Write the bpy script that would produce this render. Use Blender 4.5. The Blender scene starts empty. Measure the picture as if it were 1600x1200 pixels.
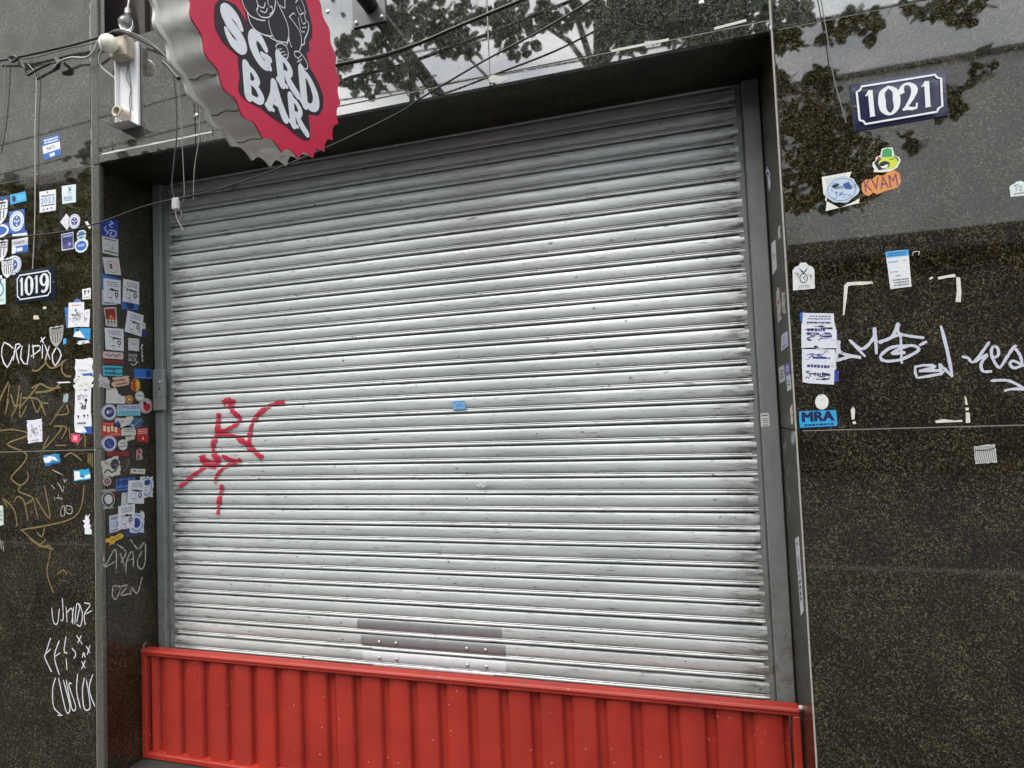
import bpy, bmesh, math, random
from mathutils import Vector, Matrix, geometry, noise
random.seed(7)
C = bpy.context.scene.collection
R = math.radians
SC = bpy.context.scene

# ------------------------------------------------------------------ camera
F_PX, CX, CY, CZ = 913.43, 2.446, -1.9991, 1.5546
YAW, PITCH, ROLL = -0.2718, 0.0438, -0.0402
cy_, sy_ = math.cos(YAW), math.sin(YAW); cp_, sp_ = math.cos(PITCH), math.sin(PITCH)
FWD = Vector((sy_*cp_, cy_*cp_, sp_)); _r = Vector((cy_, -sy_, 0)); _u = _r.cross(FWD)
RIGHT = math.cos(ROLL)*_r + math.sin(ROLL)*_u
UP = -math.sin(ROLL)*_r + math.cos(ROLL)*_u
EYE = Vector((CX, CY, CZ))
cd = bpy.data.cameras.new('camera'); cam = bpy.data.objects.new('camera', cd); C.objects.link(cam)
cd.sensor_width = 36; cd.lens = F_PX/1600*36; cd.clip_start = .02; cd.clip_end = 600
m = Matrix((RIGHT, UP, -FWD)).transposed().to_4x4(); m.translation = EYE; cam.matrix_world = m
SC.camera = cam

# ------------------------------------------------------------------ sky, sun, exposure
SUN_EL, SUN_AZ = R(55), R(200)          # azimuth measured clockwise from +Y: the sun stands over the street
w = bpy.data.worlds.new('World'); SC.world = w; w.use_nodes = True
nt = w.node_tree; nt.nodes.clear()
def N(t, typ, **kw):
    n = t.nodes.new(typ)
    for k, v in kw.items():
        if k in n.inputs.keys() if isinstance(k, str) else False: n.inputs[k].default_value = v
        else: setattr(n, k, v)
    return n
sky = nt.nodes.new('ShaderNodeTexSky'); sky.sky_type = 'NISHITA'; sky.sun_disc = False
sky.sun_elevation = SUN_EL; sky.sun_rotation = SUN_AZ; sky.air_density = 1.0; sky.dust_density = 2.0
tc = nt.nodes.new('ShaderNodeTexCoord')
mp = nt.nodes.new('ShaderNodeMapping'); mp.inputs['Scale'].default_value = (1, 1, 2.2)
no = nt.nodes.new('ShaderNodeTexNoise'); no.inputs['Scale'].default_value = 2.6; no.inputs['Detail'].default_value = 7; no.inputs['Roughness'].default_value = .58
rp = nt.nodes.new('ShaderNodeValToRGB'); rp.color_ramp.elements[0].position = .36; rp.color_ramp.elements[1].position = .52
rp.color_ramp.elements[0].color = (.25, .25, .25, 1)
no2 = nt.nodes.new('ShaderNodeTexNoise'); no2.inputs['Scale'].default_value = 4.1; no2.inputs['Detail'].default_value = 6
rp2 = nt.nodes.new('ShaderNodeValToRGB'); rp2.color_ramp.elements[0].position = .35; rp2.color_ramp.elements[1].position = .62
rp2.color_ramp.elements[0].color = (7.6, 8.0, 8.4, 1); rp2.color_ramp.elements[1].color = (14, 14.2, 14.2, 1)
mx = nt.nodes.new('ShaderNodeMix'); mx.data_type = 'RGBA'
bg = nt.nodes.new('ShaderNodeBackground'); bg.inputs['Strength'].default_value = 0.10
wo = nt.nodes.new('ShaderNodeOutputWorld')
L = nt.links.new
L(tc.outputs['Generated'], mp.inputs['Vector']); L(mp.outputs['Vector'], no.inputs['Vector']); L(mp.outputs['Vector'], no2.inputs['Vector'])
L(no.outputs['Fac'], rp.inputs['Fac']); L(no2.outputs['Fac'], rp2.inputs['Fac'])
L(rp.outputs['Color'], mx.inputs['Factor']); L(sky.outputs['Color'], mx.inputs['A']); L(rp2.outputs['Color'], mx.inputs['B'])
L(mx.outputs['Result'], bg.inputs['Color']); L(bg.outputs['Background'], wo.inputs['Surface'])
sl = bpy.data.lights.new('sun', 'SUN'); sl.energy = 1.35; sl.angle = R(32); sl.color = (1, .96, .9)
so = bpy.data.objects.new('sun', sl); C.objects.link(so)
sdir = Vector((math.sin(SUN_AZ)*math.cos(SUN_EL), math.cos(SUN_AZ)*math.cos(SUN_EL), math.sin(SUN_EL)))
so.rotation_euler = sdir.to_track_quat('Z', 'Y').to_euler(); so.location = (0, -10, 12)
vs = SC.view_settings; vs.view_transform = 'Standard'; vs.look = 'None'; vs.gamma = 1; vs.use_curve_mapping = False
vs.exposure = 1.45

# ------------------------------------------------------------------ helpers
def ray(px, py): return (px-800)/F_PX*RIGHT - (py-600)/F_PX*UP + FWD
def hit(px, py, axis, val):
    d = ray(px, py); t = (val-EYE[axis])/d[axis]; return EYE + t*d
class Plane:                       # 2-D coordinates (a, b) on a real surface, off = metres proud of it
    def __init__(s, axis, val, sign): s.axis, s.val, s.sign = axis, val, sign
    def px(s, x, y):
        p = hit(x, y, s.axis, s.val); return (p.y, p.z) if s.axis == 0 else (p.x, p.z)
    def p3(s, a, b, off):
        v = s.val + s.sign*off
        return Vector((v, a, b)) if s.axis == 0 else Vector((a, v, b))
OPEN_W, OPEN_H, JOINT_Z, REV = 2.80, 2.738, 1.453, 0.275
PF = Plane(1, 0.0, -1); PL = Plane(0, 0.0, 1); PR = Plane(0, OPEN_W, -1)
SH_Y = 0.300; PS = Plane(1, SH_Y-.0085, -1)

MATS = {}
def mat(name, build):
    if name not in MATS:
        m_ = bpy.data.materials.new(name); m_.use_nodes = True; t = m_.node_tree; t.nodes.clear()
        o = t.nodes.new('ShaderNodeOutputMaterial'); b = t.nodes.new('ShaderNodeBsdfPrincipled')
        t.links.new(b.outputs[0], o.inputs[0]); build(t, b, o); MATS[name] = m_
    return MATS[name]
def tcoord(t, scale=(1, 1, 1), obj=True):
    a = t.nodes.new('ShaderNodeTexCoord'); p = t.nodes.new('ShaderNodeMapping'); p.inputs['Scale'].default_value = scale
    t.links.new(a.outputs['Object' if obj else 'Generated'], p.inputs['Vector']); return p.outputs['Vector']
def tnoise(t, vec, scale, detail=4, rough=.5, dist=0):
    n = t.nodes.new('ShaderNodeTexNoise'); n.inputs['Scale'].default_value = scale; n.inputs['Detail'].default_value = detail
    n.inputs['Roughness'].default_value = rough; n.inputs['Distortion'].default_value = dist
    t.links.new(vec, n.inputs['Vector']); return n.outputs['Fac']
def tramp(t, fac, stops):
    n = t.nodes.new('ShaderNodeValToRGB'); e = n.color_ramp.elements
    while len(e) < len(stops): e.new(.5)
    for i, (p, c) in enumerate(stops):
        e[i].position = p; c = (c, c, c) if not isinstance(c, tuple) else c; e[i].color = (*c, 1)
    t.links.new(fac, n.inputs['Fac']); return n.outputs['Color']
def tmix(t, fac, a, b, mode='MIX'):
    n = t.nodes.new('ShaderNodeMix'); n.data_type = 'RGBA'; n.blend_type = mode
    for s, v in (('Factor', fac), ('A', a), ('B', b)):
        if isinstance(v, (int, float)): n.inputs[s].default_value = v
        elif isinstance(v, tuple): n.inputs[s].default_value = (*v, 1)
        else: t.links.new(v, n.inputs[s])
    return n.outputs['Result']
def tmath(t, op, a, b=0.5):
    n = t.nodes.new('ShaderNodeMath'); n.operation = op
    for i, v in enumerate((a, b)):
        if isinstance(v, (int, float)): n.inputs[i].default_value = v
        else: t.links.new(v, n.inputs[i])
    return n.outputs[0]
def tbump(t, b, h, strength, dist=.002):
    n = t.nodes.new('ShaderNodeBump'); n.inputs['Strength'].default_value = strength; n.inputs['Distance'].default_value = dist
    t.links.new(h, n.inputs['Height']); t.links.new(n.outputs[0], b.inputs['Normal'])
def lin(c): return tuple((x/255/12.92 if x/255 <= .04045 else ((x/255+.055)/1.055)**2.4) for x in c)

def granite(t, b, o, warm=True):
    v = tcoord(t)
    d = tnoise(t, v, 7, 3, .6)
    f1 = tnoise(t, v, 112, 3, .68, 1.4)
    f2 = tnoise(t, v, 180, 2, .6, 1.0)
    f3 = tnoise(t, v, 46, 2, .5, 2.0)
    if warm:
        c = tramp(t, f1, [(.0, (.002, .002, .002)), (.49, (.003, .0028, .002)), (.545, (.042, .034, .014)), (.60, (.115, .093, .045)), (.70, (.26, .225, .135))])
        c2 = tramp(t, f2, [(.0, (.002, .002, .002)), (.54, (.004, .004, .0035)), (.61, (.072, .058, .030)), (.69, (.28, .25, .17))])
    else:
        c = tramp(t, f1, [(.0, (.004, .0045, .005)), (.47, (.010, .011, .012)), (.53, (.060, .060, .050)), (.60, (.17, .165, .135)), (.71, (.32, .31, .26))])
        c2 = tramp(t, f2, [(.0, (.004, .004, .0045)), (.53, (.009, .010, .010)), (.60, (.11, .105, .085)), (.69, (.30, .29, .25))])
    c = tmix(t, 1.0, c, c2, 'LIGHTEN')
    if warm:
        red = tramp(t, f3, [(.57, 0.0), (.66, .65)]); c = tmix(t, red, c, (.042, .022, .009))
    dr = tramp(t, d, [(.32, .24), (.7, .74)])
    c = tmix(t, 1.0, c, dr, 'MULTIPLY')
    t.links.new(c, b.inputs['Base Color'])
    r = tramp(t, tnoise(t, v, 40, 5, .7), [(.35, .012), (.62, .035), (.8, .10)])
    t.links.new(r, b.inputs['Roughness'])
    b.inputs['IOR'].default_value = 1.85 if warm else 2.5
    tbump(t, b, tnoise(t, v, 2.2, 2), .03, .004)
M_GRAN = mat('polished_granite', granite)
M_GRAN_G = mat('grey_polished_granite', lambda t, b, o: granite(t, b, o, False))
def granite_soft(t, b, o):
    granite(t, b, o); b.inputs['IOR'].default_value = 1.5
    t.nodes.remove([l for l in t.links if l.to_socket == b.inputs['Roughness']][0].from_node); b.inputs['Roughness'].default_value = .28
M_REV = mat('sawn_granite', granite_soft)
def strip(t, b, o):
    v = tcoord(t); f = tnoise(t, v, 70, 4, .7)
    c = tramp(t, f, [(.3, (.05, .048, .04)), (.55, (.09, .088, .075)), (.75, (.17, .165, .14))])
    t.links.new(c, b.inputs['Base Color']); b.inputs['Roughness'].default_value = .35
M_STRIP = mat('granite_edge', strip)
def flat(name, col, rough=.5, metal=0, spec=None, var=.12, vscale=30):
    def f(t, b, o):
        v = tcoord(t); n = tnoise(t, v, vscale, 4, .6)
        c = tmix(t, n, tuple(x*(1-var) for x in col), tuple(min(1, x*(1+var)) for x in col))
        t.links.new(c, b.inputs['Base Color']); b.inputs['Roughness'].default_value = rough; b.inputs['Metallic'].default_value = metal
        if spec is not None: b.inputs['Specular IOR Level'].default_value = spec
    return mat(name, f)
M_GROUT = flat('pale_grout', (.34, .33, .29), .8, var=.4, vscale=60)
M_DARKB = flat('dark_brown_paint', (.030, .022, .020), .5)
M_BLACK = flat('black_rubber', (.008, .008, .008), .45)
M_CABLE2 = flat('grey_cable', (.16, .155, .14), .5)
M_CABLE3 = flat('white_cable', (.42, .40, .36), .5)
M_GLASSY = None
def slatmat(t, b, o):
    oi = t.nodes.new('ShaderNodeObjectInfo'); a = t.nodes.new('ShaderNodeTexCoord')
    ad = t.nodes.new('ShaderNodeVectorMath'); ad.operation = 'ADD'
    sc = t.nodes.new('ShaderNodeVectorMath'); sc.operation = 'SCALE'; sc.inputs[0].default_value = (31, 17, 9)
    t.links.new(oi.outputs['Random'], sc.inputs['Scale'])
    t.links.new(a.outputs['Object'], ad.inputs[0]); t.links.new(sc.outputs[0], ad.inputs[1])
    def mapped(s):
        p = t.nodes.new('ShaderNodeMapping'); p.inputs['Scale'].default_value = s; t.links.new(ad.outputs[0], p.inputs['Vector']); return p.outputs[0]
    base = tramp(t, tnoise(t, mapped((2.2, 1, 9)), 1, 4, .6), [(.3, (.49, .52, .515)), (.7, (.63, .655, .65))])
    scr = tramp(t, tnoise(t, mapped((11, 40, 230)), 1, 3, .6), [(.62, 0.0), (.68, .8)])         # thin horizontal scuffs
    spot = tramp(t, tnoise(t, mapped((38, 60, 60)), 1, 2, .5), [(.70, 0.0), (.76, .8)])
    grime = tramp(t, tnoise(t, mapped((5, 30, 45)), 1, 5, .7), [(.52, 0.0), (.78, .42)])
    se = t.nodes.new('ShaderNodeSeparateXYZ'); t.links.new(a.outputs['Object'], se.inputs[0])
    ex = tmath(t, 'ABSOLUTE', tmath(t, 'SUBTRACT', se.outputs['X'], 1.40), 0)
    ends = tramp(t, ex, [(.93, 0.0), (.999, .0)])
    mr = t.nodes.new('ShaderNodeMapRange'); mr.inputs[1].default_value = 1.17; mr.inputs[2].default_value = 1.33; mr.inputs[3].default_value = 0; mr.inputs[4].default_value = 1
    t.links.new(ex, mr.inputs[0])
    ed = tmath(t, 'MULTIPLY', mr.outputs[0], tramp(t, tnoise(t, mapped((12, 30, 60)), 1, 4, .65), [(.42, 0.0), (.62, 1.0)]))
    c = tmix(t, grime, base, (.25, .235, .21)); c = tmix(t, scr, c, (.10, .10, .095)); c = tmix(t, spot, c, (.07, .065, .06))
    c = tmix(t, ed, c, (.055, .045, .038))
    t.links.new(c, b.inputs['Base Color'])
    b.inputs['Metallic'].default_value = .30
    rr = tramp(t, tnoise(t, mapped((6, 10, 20)), 1, 3), [(.3, .36), (.7, .50)]); t.links.new(rr, b.inputs['Roughness'])
M_SLAT = mat('satin_aluminium', slatmat)
def framemat(t, b, o):
    v = tcoord(t); f = tnoise(t, v, 14, 6, .7); vs_ = tcoord(t, (40, 40, 2))
    c = tramp(t, f, [(.3, (.155, .168, .168)), (.7, (.205, .22, .22))])
    se = t.nodes.new('ShaderNodeSeparateXYZ'); t.links.new(v, se.inputs[0])
    mr = t.nodes.new('ShaderNodeMapRange'); mr.inputs[1].default_value = 1.1; mr.inputs[2].default_value = .5; t.links.new(se.outputs['Z'], mr.inputs[0])
    ru = tmath(t, 'MULTIPLY', mr.outputs[0], tramp(t, tnoise(t, v, 22, 6, .75), [(.47, 0.0), (.62, .9)]))
    st = tramp(t, tnoise(t, vs_, 1, 4, .6), [(.55, 0.0), (.8, .4)])
    c = tmix(t, st, c, (.08, .085, .08)); c = tmix(t, ru, c, (.11, .075, .045))
    t.links.new(c, b.inputs['Base Color']); b.inputs['Roughness'].default_value = .42
M_FRAME = mat('grey_green_frame_paint', framemat)
def redmat(t, b, o):
    v = tcoord(t); vv = tcoord(t, (26, 26, 1.6))
    c = tramp(t, tnoise(t, v, 5, 5, .6), [(.3, (.30, .022, .014)), (.7, (.40, .032, .019))])
    st = tramp(t, tnoise(t, vv, 1, 5, .65), [(.50, 0.0), (.80, .6)])
    c = tmix(t, st, c, (.23, .042, .027))
    vo = t.nodes.new('ShaderNodeTexVoronoi'); vo.inputs['Scale'].default_value = 34; t.links.new(v, vo.inputs['Vector'])
    sp = tmath(t, 'MULTIPLY', tmath(t, 'LESS_THAN', vo.outputs['Distance'], .085), tramp(t, tnoise(t, v, 7, 3), [(.46, 0.0), (.52, 1.0)]))
    c = tmix(t, sp, c, (.55, .38, .32))
    t.links.new(c, b.inputs['Base Color']); b.inputs['Roughness'].default_value = .48
    tbump(t, b, tnoise(t, v, 60, 4), .12, .002)
M_RED = mat('rust_red_paint', redmat)

# --- meshes
class MB:
    def __init__(s): s.v, s.f, s.m, s.sm = [], [], [], []
    def add(s, verts, faces, mi=0, smooth=False):
        o = len(s.v); s.v += [tuple(x) for x in verts]
        for f in faces: s.f.append([o+i for i in f]); s.m.append(mi); s.sm.append(smooth)
    def box(s, a, b, mi=0):
        x0, y0, z0 = a; x1, y1, z1 = b
        s.add([(x0,y0,z0),(x1,y0,z0),(x1,y1,z0),(x0,y1,z0),(x0,y0,z1),(x1,y0,z1),(x1,y1,z1),(x0,y1,z1)],
              [(0,3,2,1),(4,5,6,7),(0,1,5,4),(1,2,6,5),(2,3,7,6),(3,0,4,7)], mi)
    def bbox(s, a, b, bev=.003, mi=0):          # box with chamfered edges
        bm = bmesh.new(); bmesh.ops.create_cube(bm, size=1)
        for vt in bm.verts: vt.co = Vector([a[i] + (vt.co[i]+.5)*(b[i]-a[i]) for i in range(3)])
        bmesh.ops.bevel(bm, geom=bm.edges[:], offset=bev, segments=1, affect='EDGES')
        bm.verts.ensure_lookup_table(); bm.normal_update()
        s.add([q.co for q in bm.verts], [[q.index for q in f.verts] for f in bm.faces], mi); bm.free()
    def tube(s, pts, r, n=7, mi=0, cap=True):
        pts = [Vector(p) for p in pts]; rings = []; prev = None
        for i, p in enumerate(pts):
            d = (pts[min(i+1, len(pts)-1)] - pts[max(i-1, 0)]).normalized()
            if prev is None: a = d.orthogonal().normalized()
            else: a = (prev - d*prev.dot(d)).normalized()
            prev = a; bb = d.cross(a); rr = r[i] if isinstance(r, (list, tuple)) else r
            rings.append([p + rr*(math.cos(2*math.pi*k/n)*a + math.sin(2*math.pi*k/n)*bb) for k in range(n)])
        vs_ = [q for rg in rings for q in rg]; fs = []
        for i in range(len(rings)-1):
            for k in range(n): fs.append((i*n+k, i*n+(k+1) % n, (i+1)*n+(k+1) % n, (i+1)*n+k))
        s.add(vs_, fs, mi, True)
        if cap: s.add(rings[0], [tuple(range(n))[::-1]], mi); s.add(rings[-1], [tuple(range(n))], mi)
    def lathe(s, base, axis, prof, n=16, mi=0):
        axis = Vector(axis).normalized(); a = axis.orthogonal().normalized(); bb = axis.cross(a)
        vs_ = [Vector(base)+axis*h+r*(math.cos(2*math.pi*k/n)*a+math.sin(2*math.pi*k/n)*bb) for h, r in prof for k in range(n)]
        s.add(vs_, [(i*n+k, i*n+(k+1) % n, (i+1)*n+(k+1) % n, (i+1)*n+k) for i in range(len(prof)-1) for k in range(n)], mi, True)
    def poly(s, P, pts, off, thick=0, mi=0):    # filled outline on plane P, raised to off, with its own thickness
        n = len(pts); tri = geometry.tessellate_polygon([[Vector((a, b, 0)) for a, b in pts]])
        s.add([P.p3(a, b, off) for a, b in pts], tri, mi)
        if thick: 
            q = [P.p3(a, b, off) for a, b in pts] + [P.p3(a, b, off-thick) for a, b in pts]
            s.add(q, [(i, (i+1) % n, n+(i+1) % n, n+i) for i in range(n)], mi)
    def ribbon(s, P, pts, wd, off, mi=0, step=2e-5):
        n = len(pts)
        if n < 2: return
        Lr = []
        for i in range(n):
            a = Vector(pts[max(i-1, 0)]); c = Vector(pts[min(i+1, n-1)]); d = (c-a)
            d = d.normalized() if d.length > 1e-9 else Vector((1, 0))
            nn = Vector((-d.y, d.x)); hw = (wd[i] if isinstance(wd, (list, tuple)) else wd)/2
            p = Vector(pts[i]); o_ = off + i*step
            Lr.append((P.p3(p.x+nn.x*hw, p.y+nn.y*hw, o_), P.p3(p.x-nn.x*hw, p.y-nn.y*hw, o_)))
        s.add([q for e in Lr for q in e], [(2*i, 2*i+1, 2*i+3, 2*i+2) for i in range(n-1)], mi)
    def build(s, name, mats, parent=None, label=None, cat=None, group=None, kind=None, weld=False):
        me = bpy.data.meshes.new(name); me.from_pydata(s.v, [], s.f)
        for mm in (mats if isinstance(mats, (list, tuple)) else [mats]): me.materials.append(mm)
        for p, mi, sm in zip(me.polygons, s.m, s.sm): p.material_index = mi; p.use_smooth = sm
        bm = bmesh.new(); bm.from_mesh(me)
        if weld: bmesh.ops.remove_doubles(bm, verts=bm.verts, dist=1e-5)
        bmesh.ops.recalc_face_normals(bm, faces=bm.faces) if weld else None
        bm.to_mesh(me); bm.free(); me.update()
        return link(name, me, parent, label, cat, group, kind)
def link(name, me, parent=None, label=None, cat=None, group=None, kind=None):
    o = bpy.data.objects.new(name, me); C.objects.link(o)
    if parent is not None: attach(o, parent)
    tag(o, label, cat, group, kind); return o
def attach(o, parent):
    o.parent = parent; q = parent; mw = Matrix.Identity(4)
    while q is not None:
        mw = q.matrix_basis @ mw if q.parent is None else q.matrix_parent_inverse @ q.matrix_basis @ mw; q = q.parent
    o.matrix_parent_inverse = mw.inverted()
def tag(o, label=None, cat=None, group=None, kind=None):
    for k, v in (('label', label), ('category', cat), ('group', group), ('kind', kind)):
        if v: o[k] = v
def thing(name, loc, label, cat, group=None):
    o = bpy.data.objects.new(name, None); o.empty_display_size = .1; C.objects.link(o); o.location = loc
    tag(o, label, cat, group); return o
def smooth_path(pts, k=6, closed=False):
    n = len(pts); out = []
    if n < 3: k = 2
    rng = range(n) if closed else range(n-1)
    g = (lambda i: Vector(pts[i % n])) if closed else (lambda i: Vector(pts[min(max(i, 0), n-1)]))
    for i in rng:
        p0, p1, p2, p3 = g(i-1), g(i), g(i+1), g(i+2)
        for j in range(k):
            t = j/k
            out.append(.5*((2*p1)+(p2-p0)*t+(2*p0-5*p1+4*p2-p3)*t*t+(3*p1-p0-3*p2+p3)*t**3))
    if not closed: out.append(g(n-1))
    return [tuple(q) for q in out]
def interp(vals, n):
    if not isinstance(vals, (list, tuple)): return [vals]*n
    return [vals[int(i*(len(vals)-1)/(n-1))]*(1-((i*(len(vals)-1)/(n-1)) % 1)) + vals[min(int(i*(len(vals)-1)/(n-1))+1, len(vals)-1)]*((i*(len(vals)-1)/(n-1)) % 1) for i in range(n)]

# ================================================================== LARGE STRUCTURE
# ---- street setting (seen only in the polish of the granite)
def paving(t, b, o):
    v = tcoord(t); c = tramp(t, tnoise(t, v, 3, 6, .6), [(.3, (.020, .019, .017)), (.7, (.042, .039, .034))])
    t.links.new(c, b.inputs['Base Color']); b.inputs['Roughness'].default_value = .85
M_PAVE = mat('worn_paving', paving)
M_ASPH = flat('asphalt', (.028, .028, .029), .9)
M_KERB = flat('kerb_stone', (.12, .115, .105), .85)
b = MB(); b.box((-40, -3.9, -.2), (40, .9, 0)); b.build('sidewalk', M_PAVE, kind='structure')
b = MB(); b.box((-40, -4.05, -.25), (40, -3.9, .003)); b.build('kerb', M_KERB, kind='structure')
b = MB(); b.box((-60, -12.5, -.3), (60, -4.05, -.13)); b.build('road', M_ASPH, kind='structure')
b = MB(); b.box((-40, -15.0, -.2), (40, -12.5, 0)); b.build('far_pavement', M_PAVE, kind='structure')
b = MB(); b.box((-300, -300, -.6), (300, 300, -.35)); b.build('ground', M_PAVE, kind='structure')

# ---- the granite shopfront wall
wall = thing('granite_wall', (1.4, 0, 0), 'dark polished granite shopfront wall covered in stickers and tags around the shutter', 'wall')
J = .0016
def slab(a, c, name='granite_slab', m=M_GRAN, bev=.0012):
    b = MB(); b.bbox(a, c, bev); return b.build(name, m, wall)
for x0, x1 in ((-3.831, -2.884), (-2.884, -1.937), (-1.937, -.99), (-.99, -.0424)):
    for z0, z1 in ((.0, JOINT_Z), (JOINT_Z, OPEN_H-.006), (OPEN_H-.006, 4.1)):
        slab((x0+J, 0, z0+J), (x1-J, .02, z1-J), m=M_GRAN_G if z1 > 4 else M_GRAN)
for x0, x1 in ((OPEN_W+.006, 3.753), (3.753, 4.70), (4.70, 5.647)):
    for z0, z1 in ((.0, JOINT_Z), (JOINT_Z, OPEN_H), (OPEN_H, 4.1)):
        slab((x0+J, 0, z0+J), (x1-J, .02, z1-J), m=M_GRAN_G if z1 > 4 else M_GRAN)
LT = 3.283
for i in range(3):
    x0 = -.0424+.0424*(i == 0) + (.947*i if i else 0); x1 = -.0424+.947*(i+1) if i < 2 else OPEN_W
    slab((x0+J, 0, 2.777), (x1-J, .02, LT), m=M_GRAN_G)
    slab((x0+J, 0, OPEN_H), (x1-J, .0195, 2.773), 'edge_strip', M_GRAN_G)
for z0, z1 in ((0, JOINT_Z), (JOINT_Z, OPEN_H-.006), (OPEN_H-.006, 4.1)):
    slab((-.0424+J, -.0005, z0+J*.5), (0, .0195, z1-J*.5), 'edge_strip', M_STRIP, .003)
for z0, z1 in ((0, JOINT_Z), (JOINT_Z, OPEN_H-.001)):
    slab((-.03, .02, z0+J), (0, .45, z1-J*(z0 == 0)), 'reveal_slab', M_REV)
    slab((OPEN_W, .0005, z0+J), (OPEN_W+.02, .45, z1-J*(z0 == 0)), 'reveal_slab', M_REV)
slab((-.03, .0205, OPEN_H), (OPEN_W+.03, .46, OPEN_H+.02), 'soffit_slab', M_REV)
b = MB()
for a, c in (((-3.83, .0022, 0), (-.0305, .06, 4.1)), ((-3.83, .0601, 0), (-.0305, .46, 2.72)), ((OPEN_W+.0205, .0022, 0), (5.645, .06, 4.1)), ((OPEN_W+.0205, .0601, 0), (5.645, .46, 2.72)), ((0, .0022, 2.7605), (OPEN_W, .06, LT-.004))): b.box(a, c)
b.build('grout', M_GROUT, wall)
b = MB(); b.bbox((OPEN_W-.0005, -.0012, .0), (OPEN_W+.0045, .0004, OPEN_H), .0004); b.bbox((OPEN_W-.0005, -.001, OPEN_H), (OPEN_W+.0045, .003, 4.1), .0004)
b.build('corner_joint', M_GROUT, wall)
M_WHITE_GROUT = flat('white_grout', (.55, .54, .50), .8, var=.2)
def grout_bead(x0, x1):
    b = MB(); n = 14
    pts = [(x0+(x1-x0)*i/n, 2.7755+random.uniform(-.001, .001)) for i in range(n+1)]
    b.ribbon(PF, pts, [random.uniform(.005, .009) for _ in pts], .0008); return b.build('grout_bead', M_WHITE_GROUT, wall)
grout_bead(.02, .62)
for a, c in ((955, 1045), (1116, 1166)):
    x0 = PF.px(a, 80 if a < 1000 else 45)[0]; x1 = PF.px(c, 62 if a < 1000 else 32)[0]
    z0 = PF.px(a, 80 if a < 1000 else 45)[1]; z1 = PF.px(c, 62 if a < 1000 else 32)[1]
    b = MB(); b.ribbon(PF, [(x0, z0), ((x0+x1)/2, (z0+z1)/2), (x1, z1)], .009, .001); b.build('grout_bead', M_WHITE_GROUT, wall)
M_STEEL = flat('zinc', (.55, .55, .55), .35, .8)
b = MB(); b.poly(PF, [PF.px(*p) for p in ((763, 123), (770, 117), (797, 123), (781, 130), (766, 129))], .0011, .0012); b.build('plaster_patch', M_WHITE_GROUT, wall)
for px in ((1096, 4), (512, 18), (307, 180)):
    a, z = PF.px(*px); b = MB(); b.lathe((a, 0, z), (0, -1, 0), [(0, .009), (.002, .009), (.0035, .004), (.0035, .0001)], 12); b.build('washer_screw', M_STEEL, wall)

b = MB(); b.box((-.9, .13, LT-.01), (OPEN_W+.9, .16, 4.2)); b.box((-.0, .0605, LT-.03), (OPEN_W, .1295, LT-.012))
fascia = b.build('fascia_board', M_DARKB, None, 'dark brown fascia board set back above the lintel slabs', 'fascia')
for xx in (.12, 1.0, 1.9):
    b = MB(); b.bbox((xx, .105, LT), (xx+.035, .13, 4.2), .003); b.build('batten', M_DARKB, fascia)
b = MB(); b.bbox((.05, .05, LT+.012), (OPEN_W-.02, .075, LT+.032), .003); b.build('rail', flat('brown_rail', (.09, .06, .055), .5), fascia)
b = MB(); b.box((-.02, .44, 0), (OPEN_W+.02, .5, 3.4)); b.build('back_wall', M_DARKB, wall)
b = MB(); b.bbox((0.001, .0, -.05), (OPEN_W-.001, .42, .022), .004); b.build('threshold', M_PAVE, wall)

# ---- roller shutter
shutter = thing('roller_shutter', (1.4, SH_Y, 0), 'closed silver roller shutter with scuffed slats and a red scrawl', 'shutter')
def slat_mesh(seed, p=.068, x0=.085, x1=2.718, nx=44):
    def arc(zt, zb, y0, bulge, n): return [(y0-bulge*(math.sin(math.pi*(.06+.88*i/n))**.45), zt+(zb-zt)*i/n) for i in range(n+1)]
    segs = [([(.020, 0), (.002, -.0012)], False), (arc(-.0010, -.0426, .002, .0080, 16), True), ([(.0, -.0428), (.010, -.0434), (.010, -.0448), (.0005, -.0454)], False),
            (arc(-.0454, -.0506, .0005, .0040, 6), True), ([(-.0005, -.0507), (.0010, -.0511), (-.0005, -.0515)], False), (arc(-.0515, -.0620, .0005, .0055, 9), True), ([(.0005, -.0622), (.020, -.0630), (.020, -p)], False)]
    rs = random.Random(seed); ph = rs.uniform(0, 50)
    dents = [(rs.uniform(.2, 2.6), rs.uniform(.03, .10), rs.uniform(.0004, .0016)) for _ in range(4)]
    def wob(x, z):
        y = .0009*noise.noise((x*2.1+ph, 0, 0))+.00012*noise.noise((x*9+ph, z*20, 3))
        for c, w_, d in dents: y += d*math.exp(-((x-c)/w_)**2)*max(0, 1-abs((z+.022)/.025))
        return y, .0012*noise.noise((x*1.3+ph, 7, 0))
    b = MB()
    for pr, sm in segs:
        vs_ = []
        for y, z in pr:
            for i in range(nx+1):
                x = x0+(x1-x0)*i/nx; dy, dz = wob(x, z); vs_.append((x, y+dy, z*p/.068+dz))
        k = nx+1
        b.add(vs_, [(r*k+i, r*k+i+1, (r+1)*k+i+1, (r+1)*k+i) for r in range(len(pr)-1) for i in range(nx)], 0, sm)
    me = bpy.data.meshes.new('slat'); me.from_pydata(b.v, [], b.f); me.materials.append(M_SLAT)
    for pl, sm in zip(me.polygons, b.sm): pl.use_smooth = sm
    return me
SLATS = [slat_mesh(k) for k in range(9)]
zs = [2.651-.0693*i for i in range(-2, 9)]
while zs[-1] > 1.41: zs.append(zs[-1]-.0690)
while zs[-1] > .04: zs.append(zs[-1]-.0664)
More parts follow.
